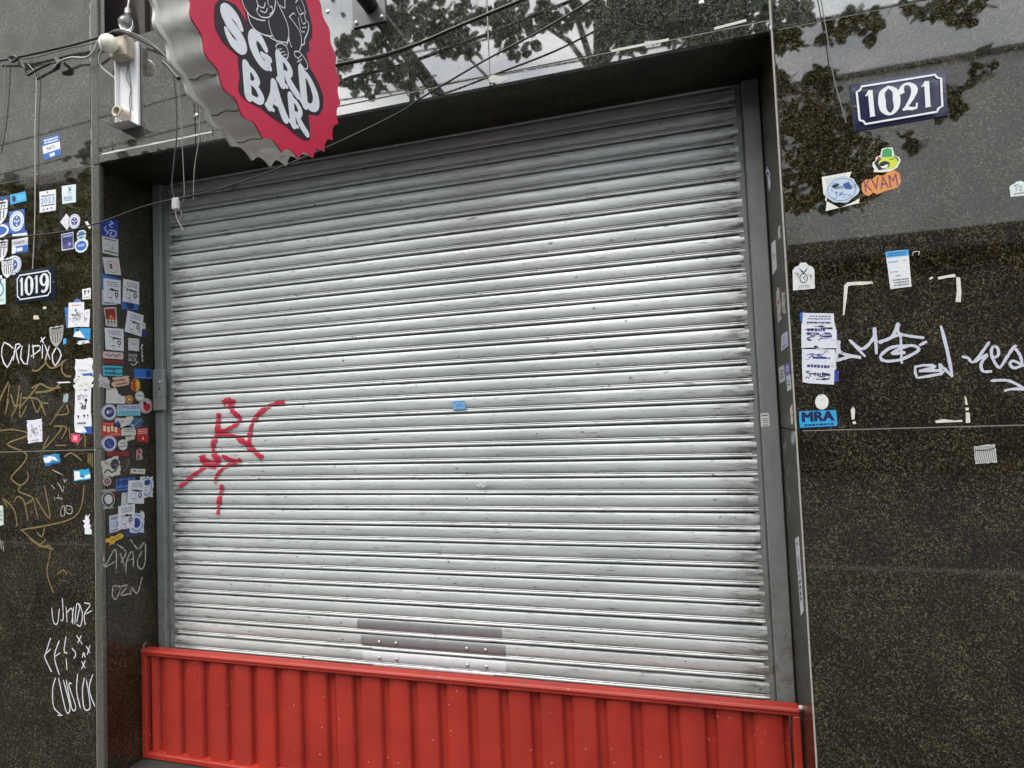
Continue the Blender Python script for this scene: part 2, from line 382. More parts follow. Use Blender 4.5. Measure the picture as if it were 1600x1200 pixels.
for i in range(len(zs)-1):
    o = bpy.data.objects.new('slat', SLATS[(i*4) % 9]); C.objects.link(o)
    o.location = (random.uniform(-.003, .003), SH_Y+random.uniform(-.0015, .0015), zs[i]); o.rotation_euler = (random.uniform(-.02, .02), random.uniform(-.0006, .0006), 0)
    o.scale = (1, 1, (zs[i]-zs[i+1])/.068); attach(o, shutter)
# guide posts
def post(mirror):
    b = MB(); s = (lambda x: OPEN_W-x) if mirror else (lambda x: x)
    wd = .052 if not mirror else .062
    def bx(xa, ya, xb, yb):
        xs_ = sorted((s(xa), s(xb))); b.bbox((xs_[0], ya, .02), (xs_[1], yb, OPEN_H-.002), .003)
    bx(.003, REV, wd, .42); bx(wd+.004, REV+.022, .098 if not mirror else .098, .30); bx(wd-.004, REV+.03, wd+.006, .42)
    return b.build('guide_post', M_FRAME, shutter)
pl = post(False); pr_ = post(True)
b = MB(); b.bbox((.09, .33, .02), (2.71, .36, 2.74), .002); b.build('backing', M_BLACK, shutter)
# lock box on the left post
lk = MB()
x0, z0 = Plane(1, REV, -1).px(243, 642); x1, z1 = Plane(1, REV, -1).px(259, 577)
lk.bbox((x0+.002, REV-.018, z0), (x1+.003, REV+.001, z1), .003); lb = lk.build('lock_box', M_FRAME, shutter)
PK = Plane(1, REV-.018, -1); a, z = PK.px(250, 607)
e = MB(); prof = [(0, .042), (.006, .036), (.009, .03), (.006, .022), (.008, .014), (.012, .004), (.008, -.012), (.006, -.022), (.009, -.03), (.006, -.036), (0, -.042)]
e.poly(PK, [(a+x, z+y) for x, y in prof]+[(a-x, z+y) for x, y in prof[-2:0:-1]], .003, .003); e.build('escutcheon', M_STEEL, lb)
e = MB(); e.lathe((a, REV-.021, z), (0, -1, 0), [(0, .005), (.0015, .005), (.0015, .0001)], 12)
e.build('keyhole', M_BLACK, lb); e = MB(); e.lathe((a, REV-.021, z+.03), (0, -1, 0), [(0, .006), (.004, .005), (.005, .0001)], 10); e.build('screw', M_STEEL, lb)
# reinforcing plates with rivets
M_PLATE = flat('dull_plate', (.30, .30, .31), .4, .5, var=.2); M_PLATE2 = flat('bright_plate', (.66, .67, .69), .38, .2, var=.1)
k0 = min(range(len(zs)), key=lambda i: abs(zs[i]-.672))
for j, (mm, lo, hi, riv) in enumerate(((M_PLATE, 1.068, 1.722, False), (M_PLATE, 1.085, 1.734, True), (M_PLATE2, 1.09, 1.736, True), (M_PLATE2, 1.085, 1.735, True))):
    zt = zs[k0+j]; p = zs[k0+j]-zs[k0+j+1]; b = MB(); n = 8
    pr = [(SH_Y+.002-.0085*(math.sin(math.pi*(.06+.88*i/n))**.45)-.0025, zt-.002-(.0415)*i/n) for i in range(n+1)]
    vs_ = []
    for y, z in pr: vs_ += [(lo, y, z), (hi, y, z)]
    b.add(vs_, [(2*i, 2*i+1, 2*i+3, 2*i+2) for i in range(n)], 0, True)
    for ys in ((lo), (hi)): b.add([(ys, y, z) for y, z in pr]+[(ys, y+.008, z) for y, z in pr], [(i, i+1, n+2+i, n+1+i) for i in range(n)])
    b.bbox((lo+.05, SH_Y-.0065, zt-.062), (hi-.055, SH_Y+.006, zt-.0535), .002)
    pt = b.build('reinforcing_plate', mm, shutter)
    if riv:
        for xr in (1.172, 1.252, 1.571, 1.652):
            r_ = MB(); r_.lathe((xr, SH_Y-.0115, zt-.024), (0, -1, 0), [(0, .0075), (.003, .0065), (.005, .004), (.006, .0001)], 12); r_.build('rivet', M_STEEL, pt)

# ---- red flood barrier
BY0, BT, BB = .180, .514, .030
bar = thing('flood_barrier', (1.4, BY0, 0), 'rust red corrugated sheet barrier standing across the foot of the shutter', 'barrier')
b = MB(); b.bbox((.004, BY0, BT-.026), (OPEN_W-.006, BY0+.045, BT), .003); b.bbox((.004, BY0-.004, BT-.012), (OPEN_W-.006, BY0+.001, BT-.004), .0015); b.build('top_rail', M_RED, bar)
for x0, x1 in ((.004, .032), (OPEN_W-.030, OPEN_W-.006)):
    b = MB(); b.bbox((x0, BY0, BB), (x1, BY0+.04, BT-.0265), .003); b.build('side_rail', M_RED, bar)
b = MB(); b.bbox((.004, BY0+.001, BB-.004), (OPEN_W-.006, BY0+.045, BB+.020), .003); b.build('bottom_rail', M_RED, bar)
def corr(xa, xb, yo):
    prof = []; x = -.127
    per = [(0, .0), (.006, -.003), (.03, -.0065), (.060, -.006), (.078, -.002), (.084, .001), (.0865, .020), (.089, .0235), (.106, .0235), (.1175, .0225), (.123, .005)]
    off = .2475
    k = int((xa-off)/.127)-2
    pts = []
    while off+k*.127 < xb+.13:
        jx = random.uniform(-.003, .003)
        pts += [(off+k*.127-.004+u+jx, y) for u, y in per]; k += 1
    pts = [q for q in pts if xa < q[0] < xb]
    b = MB(); zlist = [BB+.02, .2, .36, BT-.026]
    vs_ = [(x, BY0+.020+y+yo, z) for z in zlist for x, y in pts]; n = len(pts)
    b.add(vs_, [(r*n+i, r*n+i+1, (r+1)*n+i+1, (r+1)*n+i) for r in range(3) for i in range(n-1)], 0, True)
    b.add([(x, BY0+.020+y+yo, BB+.02) for x, y in pts]+[(x, BY0+.022+y+yo, BB+.02) for x, y in pts], [(i, i+1, n+i+1, n+i) for i in range(n-1)])
    me = b.build('corrugated_sheet', M_RED, bar)
    return me
corr(.03, 1.036, 0); corr(1.000, OPEN_W-.028, .0022)
M_RUST = flat('rusty_iron', (.17, .10, .06), .8, var=.4)
b = MB(); b.tube([(.012, BY0+.01, BT), (.012, BY0+.01, BT+.02), (.02, BY0+.015, BT+.028)], .005, 8); b.build('hook', M_RUST, bar)
b = MB(); b.lathe((OPEN_W-.002, BY0-.012, BT+.012), (-1, -.4, 0), [(0, .008), (.006, .008), (.01, .005), (.011, .0001)], 10); b.build('bolt', flat('worn_bolt', (.5, .45, .4), .5), bar)

# ================================================================== OBJECTS
def paper(col, rough=.45, var=.07):
    def f(t, b_, o):
        v = tcoord(t); c0 = lin(col)
        c = tmix(t, tnoise(t, v, 24, 4, .6), tuple(x*.9 for x in c0), c0)
        g = tramp(t, tnoise(t, v, 38, 6, .75), [(.55, 0.0), (.72, .55)])
        fade = tramp(t, tnoise(t, v, 9, 3, .6), [(.45, 0.0), (.75, .28)])
        gl = sum(c0)/3
        c = tmix(t, fade, c, tuple(x*.5+gl*.5+.05 for x in c0)); c = tmix(t, g, c, (.16, .14, .115))
        t.links.new(c, b_.inputs['Base Color']); b_.inputs['Roughness'].default_value = rough
        tbump(t, b_, tnoise(t, v, 45, 3), .25, .002)
    return mat('paper_%d_%d_%d' % col, f)
def ink(col): return flat('ink_%d_%d_%d' % col, lin(col), .5, var=.1, vscale=60)
_txt = {}
def text_mesh(s):
    if s not in _txt:
        cu = bpy.data.curves.new('lettering', 'FONT'); cu.body = s; cu.resolution_u = 2
        o = bpy.data.objects.new('lettering', cu); C.objects.link(o)
        dg = bpy.context.evaluated_depsgraph_get(); me = bpy.data.meshes.new_from_object(o.evaluated_get(dg))
        vs_ = [(v.co.x, v.co.y) for v in me.vertices]; fs = [tuple(p.vertices) for p in me.polygons]
        x0 = min(v[0] for v in vs_); x1 = max(v[0] for v in vs_); y0 = min(v[1] for v in vs_); y1 = max(v[1] for v in vs_)
        _txt[s] = ([((x-x0)/(x1-x0), (y-y0)/(y1-y0)) for x, y in vs_], fs)
        bpy.data.objects.remove(o); bpy.data.curves.remove(cu); bpy.data.meshes.remove(me)
    return _txt[s]
class Quad:
    def __init__(s, P, q):       # q = TL, TR, BR, BL in 2-D plane coordinates
        s.P = P; s.q = [Vector(x) for x in q]; s.h = ((s.q[0]-s.q[3]).length+(s.q[1]-s.q[2]).length)/2; s.w = ((s.q[0]-s.q[1]).length+(s.q[3]-s.q[2]).length)/2
    def __call__(s, u, v):
        p = (s.q[3]*(1-u)+s.q[2]*u)*(1-v) + (s.q[0]*(1-u)+s.q[1]*u)*v; return (p.x, p.y)
def circ(u, v, ru, rv=None, n=24): 
    rv = rv or ru; return [(u+ru*math.cos(2*math.pi*i/n), v+rv*math.sin(2*math.pi*i/n)) for i in range(n)]
def star(u, v, r, asp=1, n=5):
    return [(u+(r if k % 2 == 0 else r*.42)*math.sin(math.pi*k/n)*asp, v+(r if k % 2 == 0 else r*.42)*math.cos(math.pi*k/n)) for k in range(2*n)]
SHIELD = [(0, .93), (.12, 1), (.3, .95), (.5, 1), (.7, .95), (.88, 1), (1, .93), (.98, .5), (.88, .26), (.7, .1), (.5, 0), (.3, .1), (.12, .26), (.02, .5)]
DOME = [(0, 0), (1, 0), (1, .72), (.9, .84), (.72, .9), (.62, 1), (.38, 1), (.28, .9), (.1, .84), (0, .72)]
SHAPES = dict(rect=[(0, 0), (1, 0), (1, 1), (0, 1)], disc=circ(.5, .5, .5), shield=SHIELD, dome=DOME, diamond=[(.5, 0), (1, .5), (.5, 1), (0, .5)])
def torn(seed, amt=.06, n=7):
    r = random.Random(seed); o = []
    for (a, c) in (((0, 0), (1, 0)), ((1, 0), (1, 1)), ((1, 1), (0, 1)), ((0, 1), (0, 0))):
        for i in range(n):
            t = i/n; o.append((a[0]+(c[0]-a[0])*t+r.uniform(-amt, amt)*(i > 0), a[1]+(c[1]-a[1])*t+r.uniform(-amt, amt)*(i > 0)))
    return o
def draw(b, Q, e, off, rnd):
    P = Q.P; k, a = e[0], e[1:]
    if k == 'rect': u0, v0, u1, v1 = a; b.poly(P, [Q(u0, v0), Q(u1, v0), Q(u1, v1), Q(u0, v1)], off)
    elif k == 'disc': b.poly(P, [Q(*p) for p in circ(a[0], a[1], a[2], a[3] if len(a) > 3 else None)], off)
    elif k == 'poly': b.poly(P, [Q(*p) for p in a[0]], off)
    elif k == 'star': b.poly(P, [Q(*p) for p in star(a[0], a[1], a[2], Q.h/Q.w)], off)
    elif k == 'ring':
        p = circ(a[0], a[1], a[2], None, 28); p.append(p[0]); b.ribbon(P, [Q(*x) for x in p], a[3]*Q.h, off, step=2e-6)
    elif k == 'line':
        p = [Q(*x) for x in a[0]]; p = smooth_path(p, 4) if len(a) > 2 and a[2] else p; b.ribbon(P, p, a[1]*Q.h, off, step=2e-6)
    elif k == 'text':
        vs_, fs = text_mesh(a[0]); u0, v0, u1, v1 = a[1:5]
        b.add([P.p3(*Q(u0+x*(u1-u0), v0+y*(v1-v0)), off) for x, y in vs_], fs)
    elif k == 'btext':
        for j, (du, dv) in enumerate(((0, 0), (.028, 0), (.014, .03), (-.02, 0))): draw(b, Q, ('text', a[0], a[1]+du, a[2]+dv, a[3]+du, a[4]+dv), off+j*1.2e-5, rnd)
    elif k == 'rows':
        u0, v0, u1, v1, n = a
        for i in range(n):
            v = v1-(v1-v0)*(i+.5)/n; hh = (v1-v0)/n*.28; u = u0+rnd.uniform(0, .1)*(u1-u0)
            while u < u1-.03:
                l = rnd.uniform(.04, .13)*(u1-u0)+.02; ue = min(u+l, u1)
                b.poly(P, [Q(u, v-hh), Q(ue, v-hh*rnd.uniform(.6, 1.2)), Q(ue, v+hh), Q(u, v+hh*rnd.uniform(.6, 1.2))], off); u = ue+rnd.uniform(.012, .03)
    elif k == 'scrib':
        u0, v0, u1, v1, n = a
        for i in range(n):
            cu, cv = rnd.uniform(u0, u1), rnd.uniform(v0, v1)
            p = [(min(max(cu+rnd.gauss(0, .13)*(u1-u0), u0), u1), min(max(cv+rnd.gauss(0, .10)*(v1-v0), v0), v1)) for _ in range(4)]
            b.ribbon(P, smooth_path([Q(*x) for x in p], 3), rnd.uniform(.012, .03)*Q.h, off+i*2e-6, step=2e-7)
_seed = [0]
def sticker(P, quad, col, label, shape='rect', prints=(), layer=1, name='sticker', cat='sticker', group=None, th=.0006, mats=None, parent=None):
    Q = Quad(P, [P.px(*p) for p in quad]); _seed[0] += 1; rnd = random.Random(_seed[0])
    if P.axis == 0 and P.sign > 0 or True: pass
    out = SHAPES[shape] if isinstance(shape, str) else shape
    if shape == 'rect':
        out = [(0, 0), (.5, rnd.uniform(-.01, .01)), (1, 0), (1+rnd.uniform(-.012, .012), .5), (1, 1), (.5, 1+rnd.uniform(-.01, .01)), (0, 1), (rnd.uniform(-.012, .012), .5)]
    off = th+.0009*layer
    b = MB(); b.poly(P, [Q(*p) for p in out], off, th+.0004)
    c = Q(.5, .5); o = b.build(name, mats or paper(col), parent, label, cat if parent is None else None, group)
    cols = {}
    for i, (ic, *e) in enumerate(prints): cols.setdefault(ic, []).append((i, e))
    for ic, es in cols.items():
        pb = MB()
        for i, e in es: draw(pb, Q, e, off+.00018+i*4e-5, rnd)
        if pb.f: pb.build('print', ink(ic), o)
    return o
def q(x0, y0, x1, y1, sl=0, sk=0): return [(x0, y0), (x1, y0+sl), (x1+sk, y1+sl), (x0+sk, y1)]
def dq(cx, cy, rx, ry, sl=0): return [(cx-rx, cy-ry-sl/2), (cx+rx, cy-ry+sl/2), (cx+rx, cy+ry+sl/2), (cx-rx, cy+ry-sl/2)]
WHT, NAVY, BLU, SKY, BLK, RED, GRY = (226, 228, 234), (28, 34, 92), (38, 96, 176), (60, 160, 220), (26, 25, 28), (190, 40, 42), (120, 122, 130)

# ---- enamel number plates
def digit(ch):   # strokes in a unit box as (points, widths)
    return {'1': [([(.12, .80), (.30, .86), (.50, .98)], [.05, .14, .16]), ([(.52, .98), (.52, .02)], .30), ([(.30, .03), (.74, .03)], .06)],
            '0': [([(.5, .97), (.18, .80), (.13, .5), (.18, .2), (.5, .03), (.82, .2), (.87, .5), (.82, .8), (.5, .97), (.49, .97)], [.10, .24, .32, .26, .10, .22, .32, .24, .10, .10])],
            '2': [([(.20, .66), (.14, .78), (.30, .95), (.62, .94), (.82, .74), (.66, .46), (.22, .09)], [.20, .24, .10, .16, .30, .20, .10]), ([(.14, .10), (.40, .13), (.64, .09), (.88, .10)], [.12, .18, .16, .10]), ([(.86, .06), (.90, .26)], .08)],
            '9': [([(.80, .66), (.5, .40), (.18, .54), (.16, .80), (.48, .97), (.80, .82), (.86, .5), (.72, .18), (.40, .06), (.22, .16)], [.14, .10, .24, .26, .10, .24, .32, .24, .12, .22])]}[ch]
def number_plate(P, quad, num, col, label, border, boxes):
    Q = Quad(P, [P.px(*p) for p in quad]); c = Q(.5, .5)
    t = thing('number_plate', P.p3(*c, 0), label, 'number plate')
    def enamel(t_, b_, o_):
        v = tcoord(t_); n = tnoise(t_, v, 12, 3); cc = lin(col)
        t_.links.new(tmix(t_, n, tuple(x*.8 for x in cc), tuple(x*1.2 for x in cc)), b_.inputs['Base Color']); b_.inputs['Roughness'].default_value = .12; b_.inputs['IOR'].default_value = 1.6
    me = mat('enamel_%s' % num, enamel); wh = flat('white_enamel', (.72, .73, .75), .15, var=.05)
    b = MB(); n = 10; th = .006
    vs_ = []
    for j in range(n+1):
        for i in range(n+1):
            u, v = i/n, j/n; dome = (1-(2*u-1)**4)*(1-(2*v-1)**4); vs_.append(P.p3(*Q(u, v), .004+.004*dome))
    b.add(vs_, [(j*(n+1)+i, j*(n+1)+i+1, (j+1)*(n+1)+i+1, (j+1)*(n+1)+i) for j in range(n) for i in range(n)], 0, True)
    b.poly(P, [Q(0, 0), Q(1, 0), Q(1, 1), Q(0, 1)], .0041, .0045); b.build('enamel_plate', me, t)
    u0, v0, u1, v1 = border; cu, cv = .06, .06*Q.w/Q.h
    def arcp(cx, cy, a0, a1): return [(cx+cu*.9*math.cos(R(a0+(a1-a0)*i/5)), cy+cv*.9*math.sin(R(a0+(a1-a0)*i/5))) for i in range(6)]
    pts = arcp(u0, v0, 90, 0)[::1] + arcp(u1, v0, 180, 90) + arcp(u1, v1, 270, 180) + arcp(u0, v1, 0, -90); pts.append(pts[0])
    b = MB(); b.ribbon(P, [Q(*x) for x in pts], .040*Q.h, .0088, step=1e-6); b.build('border', wh, t)
    for ch, (bu0, bv0, bu1, bv1) in zip(num, boxes):
        b = MB(); QQ = Quad(P, [Q(bu0, bv1), Q(bu1, bv1), Q(bu1, bv0), Q(bu0, bv0)])
        for i, (pts, wd) in enumerate(digit(ch)):
            sp = smooth_path([QQ(*x) for x in pts], 6); ww = [x*1.22*QQ.w for x in interp(wd, len(sp))]
            b.ribbon(P, sp, ww, .0090+i*.0002, step=3e-6)
        b.build('digit', wh, t)
    for u in (.035, .965):
        b = MB(); c = Q(u, .5); a_ = P.p3(*c, .006); b.lathe(a_, P.p3(*c, 1)-a_, [(0, .005), (.002, .004), (.0025, .0001)], 10); b.build('screw', M_RUST, t)
    return t
number_plate(PF, [(1327, 133), (1477, 109), (1480, 181), (1335, 206)], '1021', (36, 36, 68), 'dark blue enamel house number plate reading 1021 on the right wall', (.06, .10, .94, .90),
             [(.13, .22, .27, .80), (.29, .20, .50, .82), (.50, .20, .70, .82), (.72, .22, .86, .80)])
number_plate(PF, [(25.5, 426.5), (88, 416), (88, 466), (26.5, 475)], '1019', (30, 40, 54), 'dark slate enamel house number plate reading 1019 on the left wall', (.07, .11, .90, .88),
             [(.11, .22, .26, .80), (.27, .20, .47, .82), (.49, .22, .63, .80), (.64, .20, .86, .82)])

# ---- bottle-cap bar sign
SX0, SX1, SYC, SZC = 1.30, 1.40, -.611, 2.655
PX = Plane(0, SX1, 1)
sign = thing('bar_sign', (1.37, 0, 3.13), 'red and grey bottle cap shaped hanging sign reading SGRD BAR', 'sign')
NS = 27
def cap_r(th, amp=1.0):
    a = (math.degrees(th)+180) % 360-180; k = max(0, min(1, (a+112)/25))*max(0, min(1, (20-a)/40))
    ph = NS/2*(th-R(-60)); tooth = 1-abs(math.sin(ph))**.8; wave = math.cos(ph)**2
    return .322+.020*amp*(k*tooth+(1-k)*wave*.8)
TH = [2*math.pi*i/(NS*10) for i in range(NS*10)]
def cap_ring(x, k=1.0, amp=1.0): return [Vector((x, SYC+cap_r(t, amp)*k*math.cos(t), SZC+cap_r(t, amp)*k*math.sin(t))) for t in TH]
def rimmat(t, b, o):
    v = tcoord(t); c = tramp(t, tnoise(t, v, 6, 6, .65), [(.3, (.80, .79, .75)), (.7, (.88, .87, .83))])
    d = tramp(t, tnoise(t, tcoord(t, (8, 40, 40)), 1, 4, .7), [(.62, 0.0), (.75, .6)])
    t.links.new(tmix(t, d, c, (.16, .14, .11)), b.inputs['Base Color']); b.inputs['Roughness'].default_value = .75
M_RIM = mat('grey_sign_rim', rimmat)
n = len(TH); b = MB(); rings = [cap_ring(SX0-.006, 1.02), cap_ring(SX0+.003, 1.02), cap_ring(SX0+.006, .985, .7), cap_ring(SX0+.03, .985, .35), cap_ring(SX0+.06, .985, .35), cap_ring(SX0+.085, .988, .6), cap_ring(SX1-.004, .995)]
for i in range(len(rings)-1): b.add(rings[i]+rings[i+1], [(k, (k+1) % n, n+(k+1) % n, n+k) for k in range(n)], 0, True)
b.add(rings[0]+[Vector((SX0-.006, SYC, SZC))], [(k, (k+1) % n, n) for k in range(n)])
rim = b.build('cap_rim', M_RIM, sign)
for a0 in (-131, -116, -98):         # sheet joints on the rim
    b = MB(); i0 = int((a0 % 360)/360*n); t = TH[i0]; r_ = cap_r(t)*.987+.0012
    b.tube([(SX0+.008+.09*s, SYC+r_*math.cos(t+.012*math.sin(s*9)), SZC+r_*math.sin(t+.012*math.sin(s*9))) for s in [0, .2, .4, .6, .8, 1]], .0016, 5); b.build('sheet_joint', flat('rust_seam', (.11, .09, .07), .8, var=.3), rim)
M_FACE = flat('crimson_vinyl', (.58, .030, .075), .42, var=.14, vscale=9)
b = MB(); fr = cap_ring(SX1, 1.0)
b.add(fr+[Vector((SX1, SYC, SZC))], [(k, (k+1) % n, n) for k in range(n)]); bk = cap_ring(SX1-.004, 1.0); b.add(fr+bk, [(k, (k+1) % n, n+(k+1) % n, n+k) for k in range(n)])
face = b.build('cap_face', M_FACE, sign)
SB, SW = ink((40, 32, 40)), ink((226, 229, 233))
def spx(l, ox=300, oy=0, s=4.8): return [PX.px(ox+x/s, oy+y/s) for x, y in l]
outline = spx([(330,-60),(380,20),(410,100),(425,190),(385,120),(345,60),(290,30),(225,18),(195,60),(190,150),(200,230),(245,320),(310,385),(360,425),(360,480),(372,560),(360,650),(372,700),(420,750),(520,800),(600,870),(700,930),(760,985),(830,1035),(872,1030),(872,960),(862,845),(935,850),(965,800),(970,720),(945,640),(905,560),(868,500),(845,400),(870,380),(862,320),(888,280),(888,200),(865,100),(835,0),(830,-60)])
ocx = sum(p[0] for p in outline)/len(outline); ocz = sum(p[1] for p in outline)/len(outline)
outline = [(ocx+(x-ocx)*1.05, ocz+(z-ocz)*1.035) for x, z in outline]
b = MB(); b.poly(PX, outline, .0012); badge = b.build('badge', SB, face)
LET = dict(S=[([(.88,.74),(.72,.93),(.40,.96),(.20,.78),(.34,.58),(.66,.44),(.82,.24),(.62,.05),(.30,.06),(.10,.28)], [.2,.3,.34,.36,.38,.38,.36,.34,.3,.16])],
  G=[([(.86,.70),(.70,.90),(.40,.92),(.18,.66),(.17,.36),(.36,.10),(.66,.08),(.82,.26)], [.24,.3,.3,.36,.38,.32,.28,.24]), ([(.56,.38),(.98,.42)], [.18,.2]), ([(.84,.42),(.84,.10)], .2)],
  R=[([(.26,.02),(.26,.98)], .32), ([(.2,.92),(.62,.94),(.86,.74),(.66,.50),(.3,.48)], [.16,.18,.26,.18,.16]), ([(.55,.46),(.72,.24),(.98,.05)], [.24,.30,.28]), ([(.06,.03),(.46,.03)], .14)],
  D=[([(.22,.02),(.22,.98)], .30), ([(.2,.93),(.56,.92),(.86,.60),(.82,.28),(.54,.06),(.2,.06)], [.16,.2,.30,.30,.2,.16]), ([(.04,.03),(.4,.03)], .12)],
  B=[([(.24,.02),(.24,.98)], .32), ([(.2,.93),(.58,.95),(.80,.76),(.60,.55),(.3,.52)], [.14,.18,.26,.18,.14]), ([(.3,.52),(.66,.50),(.88,.27),(.66,.06),(.2,.06)], [.14,.18,.28,.2,.16])],
  A=[([(.50,.98),(.36,.55),(.14,.05)], [.30,.24,.26]), ([(.50,.98),(.68,.5),(.86,.05)], [.30,.32,.36]), ([(.3,.34),(.72,.34)], .16), ([(.02,.04),(.32,.04)], .13)])
KS, LW = .913, 1.16
for ch, bx in (('S', ((-.232,-.062),(-.150,-.062),(-.128,-.150),(-.212,-.150))), ('G', ((-.128,-.066),(-.048,-.058),(-.018,-.140),(-.100,-.142))), ('R', ((-.004,-.070),(.070,-.060),(.104,-.150),(.000,-.150))), ('D', ((.112,-.050),(.205,-.045),(.232,-.156),(.120,-.158))),
               ('B', ((-.150,-.184),(-.080,-.182),(-.058,-.268),(-.148,-.272))), ('A', ((-.045,-.172),(.020,-.172),(.050,-.258),(-.052,-.262))), ('R', ((.052,-.172),(.118,-.172),(.150,-.258),(.056,-.256)))):
    cx_ = sum(p[0] for p in bx)/4; cz_ = sum(p[1] for p in bx)/4; QQ = Quad(PX, [(SYC+KS*(cx_+(x-cx_)*1.06), SZC+KS*(cz_+(z-cz_)*1.04)) for x, z in bx]); b = MB()
    for i, (pts, wd) in enumerate(LET[ch]):
        sp = smooth_path([QQ(*x) for x in pts], 6); b.ribbon(PX, sp, [x*LW*QQ.w for x in interp(wd, len(sp))], .0020+i*.0002, step=3e-6)
        for e_ in (0, -1): b.poly(PX, [(sp[e_][0]+interp(wd, len(sp))[e_]*QQ.w*LW*.5*math.cos(k*.52), sp[e_][1]+interp(wd, len(sp))[e_]*QQ.w*LW*.5*math.sin(k*.52)) for k in range(12)], .0026+i*.0003+(.0001 if e_ else 0))
    b.build('letter', SW, face)
b = MB()
for i, (l, wd) in enumerate((([(355,-40),(385,50),(410,90),(440,125),(500,150),(545,155)], 7), ([(410,90),(430,170),(480,235),(560,270),(600,268)], 8), ([(470,-30),(490,50),(480,80),(510,125),(570,130),(610,80),(620,0),(600,-40)], 7), ([(490,40),(530,60),(545,20)], 6), ([(505,80),(545,95),(560,60)], 6), ([(575,110),(600,85),(590,40)], 6), ([(560,-20),(570,40),(600,60)], 6),
        ([(570,150),(575,200),(600,270),(640,330)], 6), ([(560,262),(610,300),(700,320),(720,300)], 7), ([(630,10),(680,110),(712,190),(720,260),(705,340)], 8), ([(650,40),(690,60),(690,0),(700,-40)], 7), ([(725,125),(780,200),(810,260),(815,330),(800,385)], 7), ([(722,130),(755,100),(770,115)], 6), ([(720,280),(735,345),(745,350)], 6),
        ([(620,345),(655,325),(700,350),(716,400),(705,442),(675,425),(640,385),(620,345)], 7), ([(640,372),(668,368)], 5), ([(655,395),(690,388)], 5), ([(675,418),(705,408)], 5), ([(762,388),(800,392),(845,450),(862,500),(845,520),(815,490),(790,440),(765,420),(762,388)], 7), ([(790,440),(815,415)], 5), ([(780,468),(820,445)], 5),
        ([(770,20),(800,-10),(830,40),(845,110)], 7), ([(775,50),(800,110),(830,100),(845,150),(868,180),(862,240),(840,290),(835,330),(815,340)], 8), ([(790,40),(815,90)], 5), ([(805,120),(825,180),(845,170)], 6), ([(790,130),(810,230),(840,240)], 6), ([(820,210),(850,205)], 5))):
    b.ribbon(PX, smooth_path(spx(l), 5), wd/4.8*.0021, .0022+i*.00004, step=2e-6)
b.build('line_drawing', SW, badge)
b = MB(); zp = 3.142; b.tube([(1.383, .0, zp), (1.383, -1.02, zp)], .030, 10); b.build('bracket_pole', M_BLACK, sign)
b = MB(); a0, z0 = PF.px(553, 46); a1, z1 = PF.px(604, 34); b.bbox((a0, -.008, z1), (a1, .0, z1+.165), .002); pb = b.build('mounting_plate', flat('dark_grey_steel', (.085, .09, .095), .35), sign)
for xx, zz in ((a0+.016, z1+.018), (a1-.016, z1+.018), (a0+.016, z1+.147), (a1-.016, z1+.147)):
    b = MB(); b.lathe((xx, -.008, zz), (0, -1, 0), [(0, .008), (.004, .0075), (.006, .004), (.0065, .0001)], 10); b.build('bolt', M_STEEL, pb)
for yy in (-.42, -.80):
    b = MB(); b.bbox((1.345, yy-.02, 2.90), (1.357, yy+.02, zp+.01), .002); b.build('hanger_strap', M_BLACK, sign)

# ---- batten lamp
M_WP = flat('white_lamp_paint', (.72, .72, .74), .35, var=.05); M_PLAST = flat('yellowed_plastic', (.42, .36, .29), .5); M_BULB = flat('opal_bulb', (.82, .80, .66), .15, var=.03)
ax0, az1 = PF.px(188, 84); ax1, _ = PF.px(219, 74); _, az0 = PF.px(189, 204); _, azt = PF.px(216, 68)
ax0 += .0; 
lamp = thing('batten_lamp', ((ax0+ax1)/2, 0, az0), 'white twin socket wall batten lamp with one round bulb at its top', 'lamp')
b = MB(); b.bbox((ax0, -.012, az0), (ax1-.0085, -.001, azt), .002); b.bbox((ax1-.008, -.014, az0), (ax1, -.001, azt), .002); b.bbox((ax0-.001, -.03, az0), (ax0+.006, -.001, azt), .002); b.build('back_plate', M_WP, lamp)
b = MB(); b.add([(ax0, -.002, az0), (ax1, -.002, az0), (ax1, -.06, az0-.001), (ax0-.0, -.075, az0-.006)], [(0, 1, 2, 3), (3, 2, 1, 0)]); b.build('end_flap', M_WP, lamp)
b = MB(); b.bbox((ax0+.004, -.06, azt-.085), (ax1-.016, -.012, azt+.012), .008); b.build('end_cap', M_PLAST, lamp)
for zz, top in ((azt-.045, True), (az0+.05, False)):
    b = MB(); xx = ax0+.045
    b.lathe((xx, -.012, zz), (0, -1, 0), [(0, .026), (.018, .026), (.020, .020), (.036, .020), (.036, .025), (.050, .025), (.050, .017), (.035, .015), (.035, .0001)], 16); b.build('socket', M_PLAST, lamp)
    if top:
        b = MB(); b.lathe((xx, -.058, zz), (0, -1, 0), [(0, .015), (.008, .022), (.02, .034), (.036, .039), (.052, .035), (.064, .024), (.071, .010), (.072, .0001)], 20); b.build('bulb', M_BULB, lamp)
b = MB(); b.tube([(ax0+.06, -.013, azt-.09), (ax0+.07, -.016, azt-.16), (ax0+.075, -.014, azt-.2), (ax0+.066, -.016, az0+.12), (ax0+.07, -.014, az0+.05)], .0018, 5); b.tube([(ax0+.06, -.013, azt-.09), (ax0+.05, -.016, azt-.15), (ax0+.076, -.016, azt-.21), (ax0+.08, -.016, az0+.07)], .0015, 5); b.build('inner_wire', M_CABLE2, lamp)
def glass(t, b, o): b.inputs['Base Color'].default_value = (.85, .87, .86, 1); b.inputs['Roughness'].default_value = .05; b.inputs['Transmission Weight'].default_value = .9
px_, pz_ = Plane(1, .09, -1).px(199, 38)
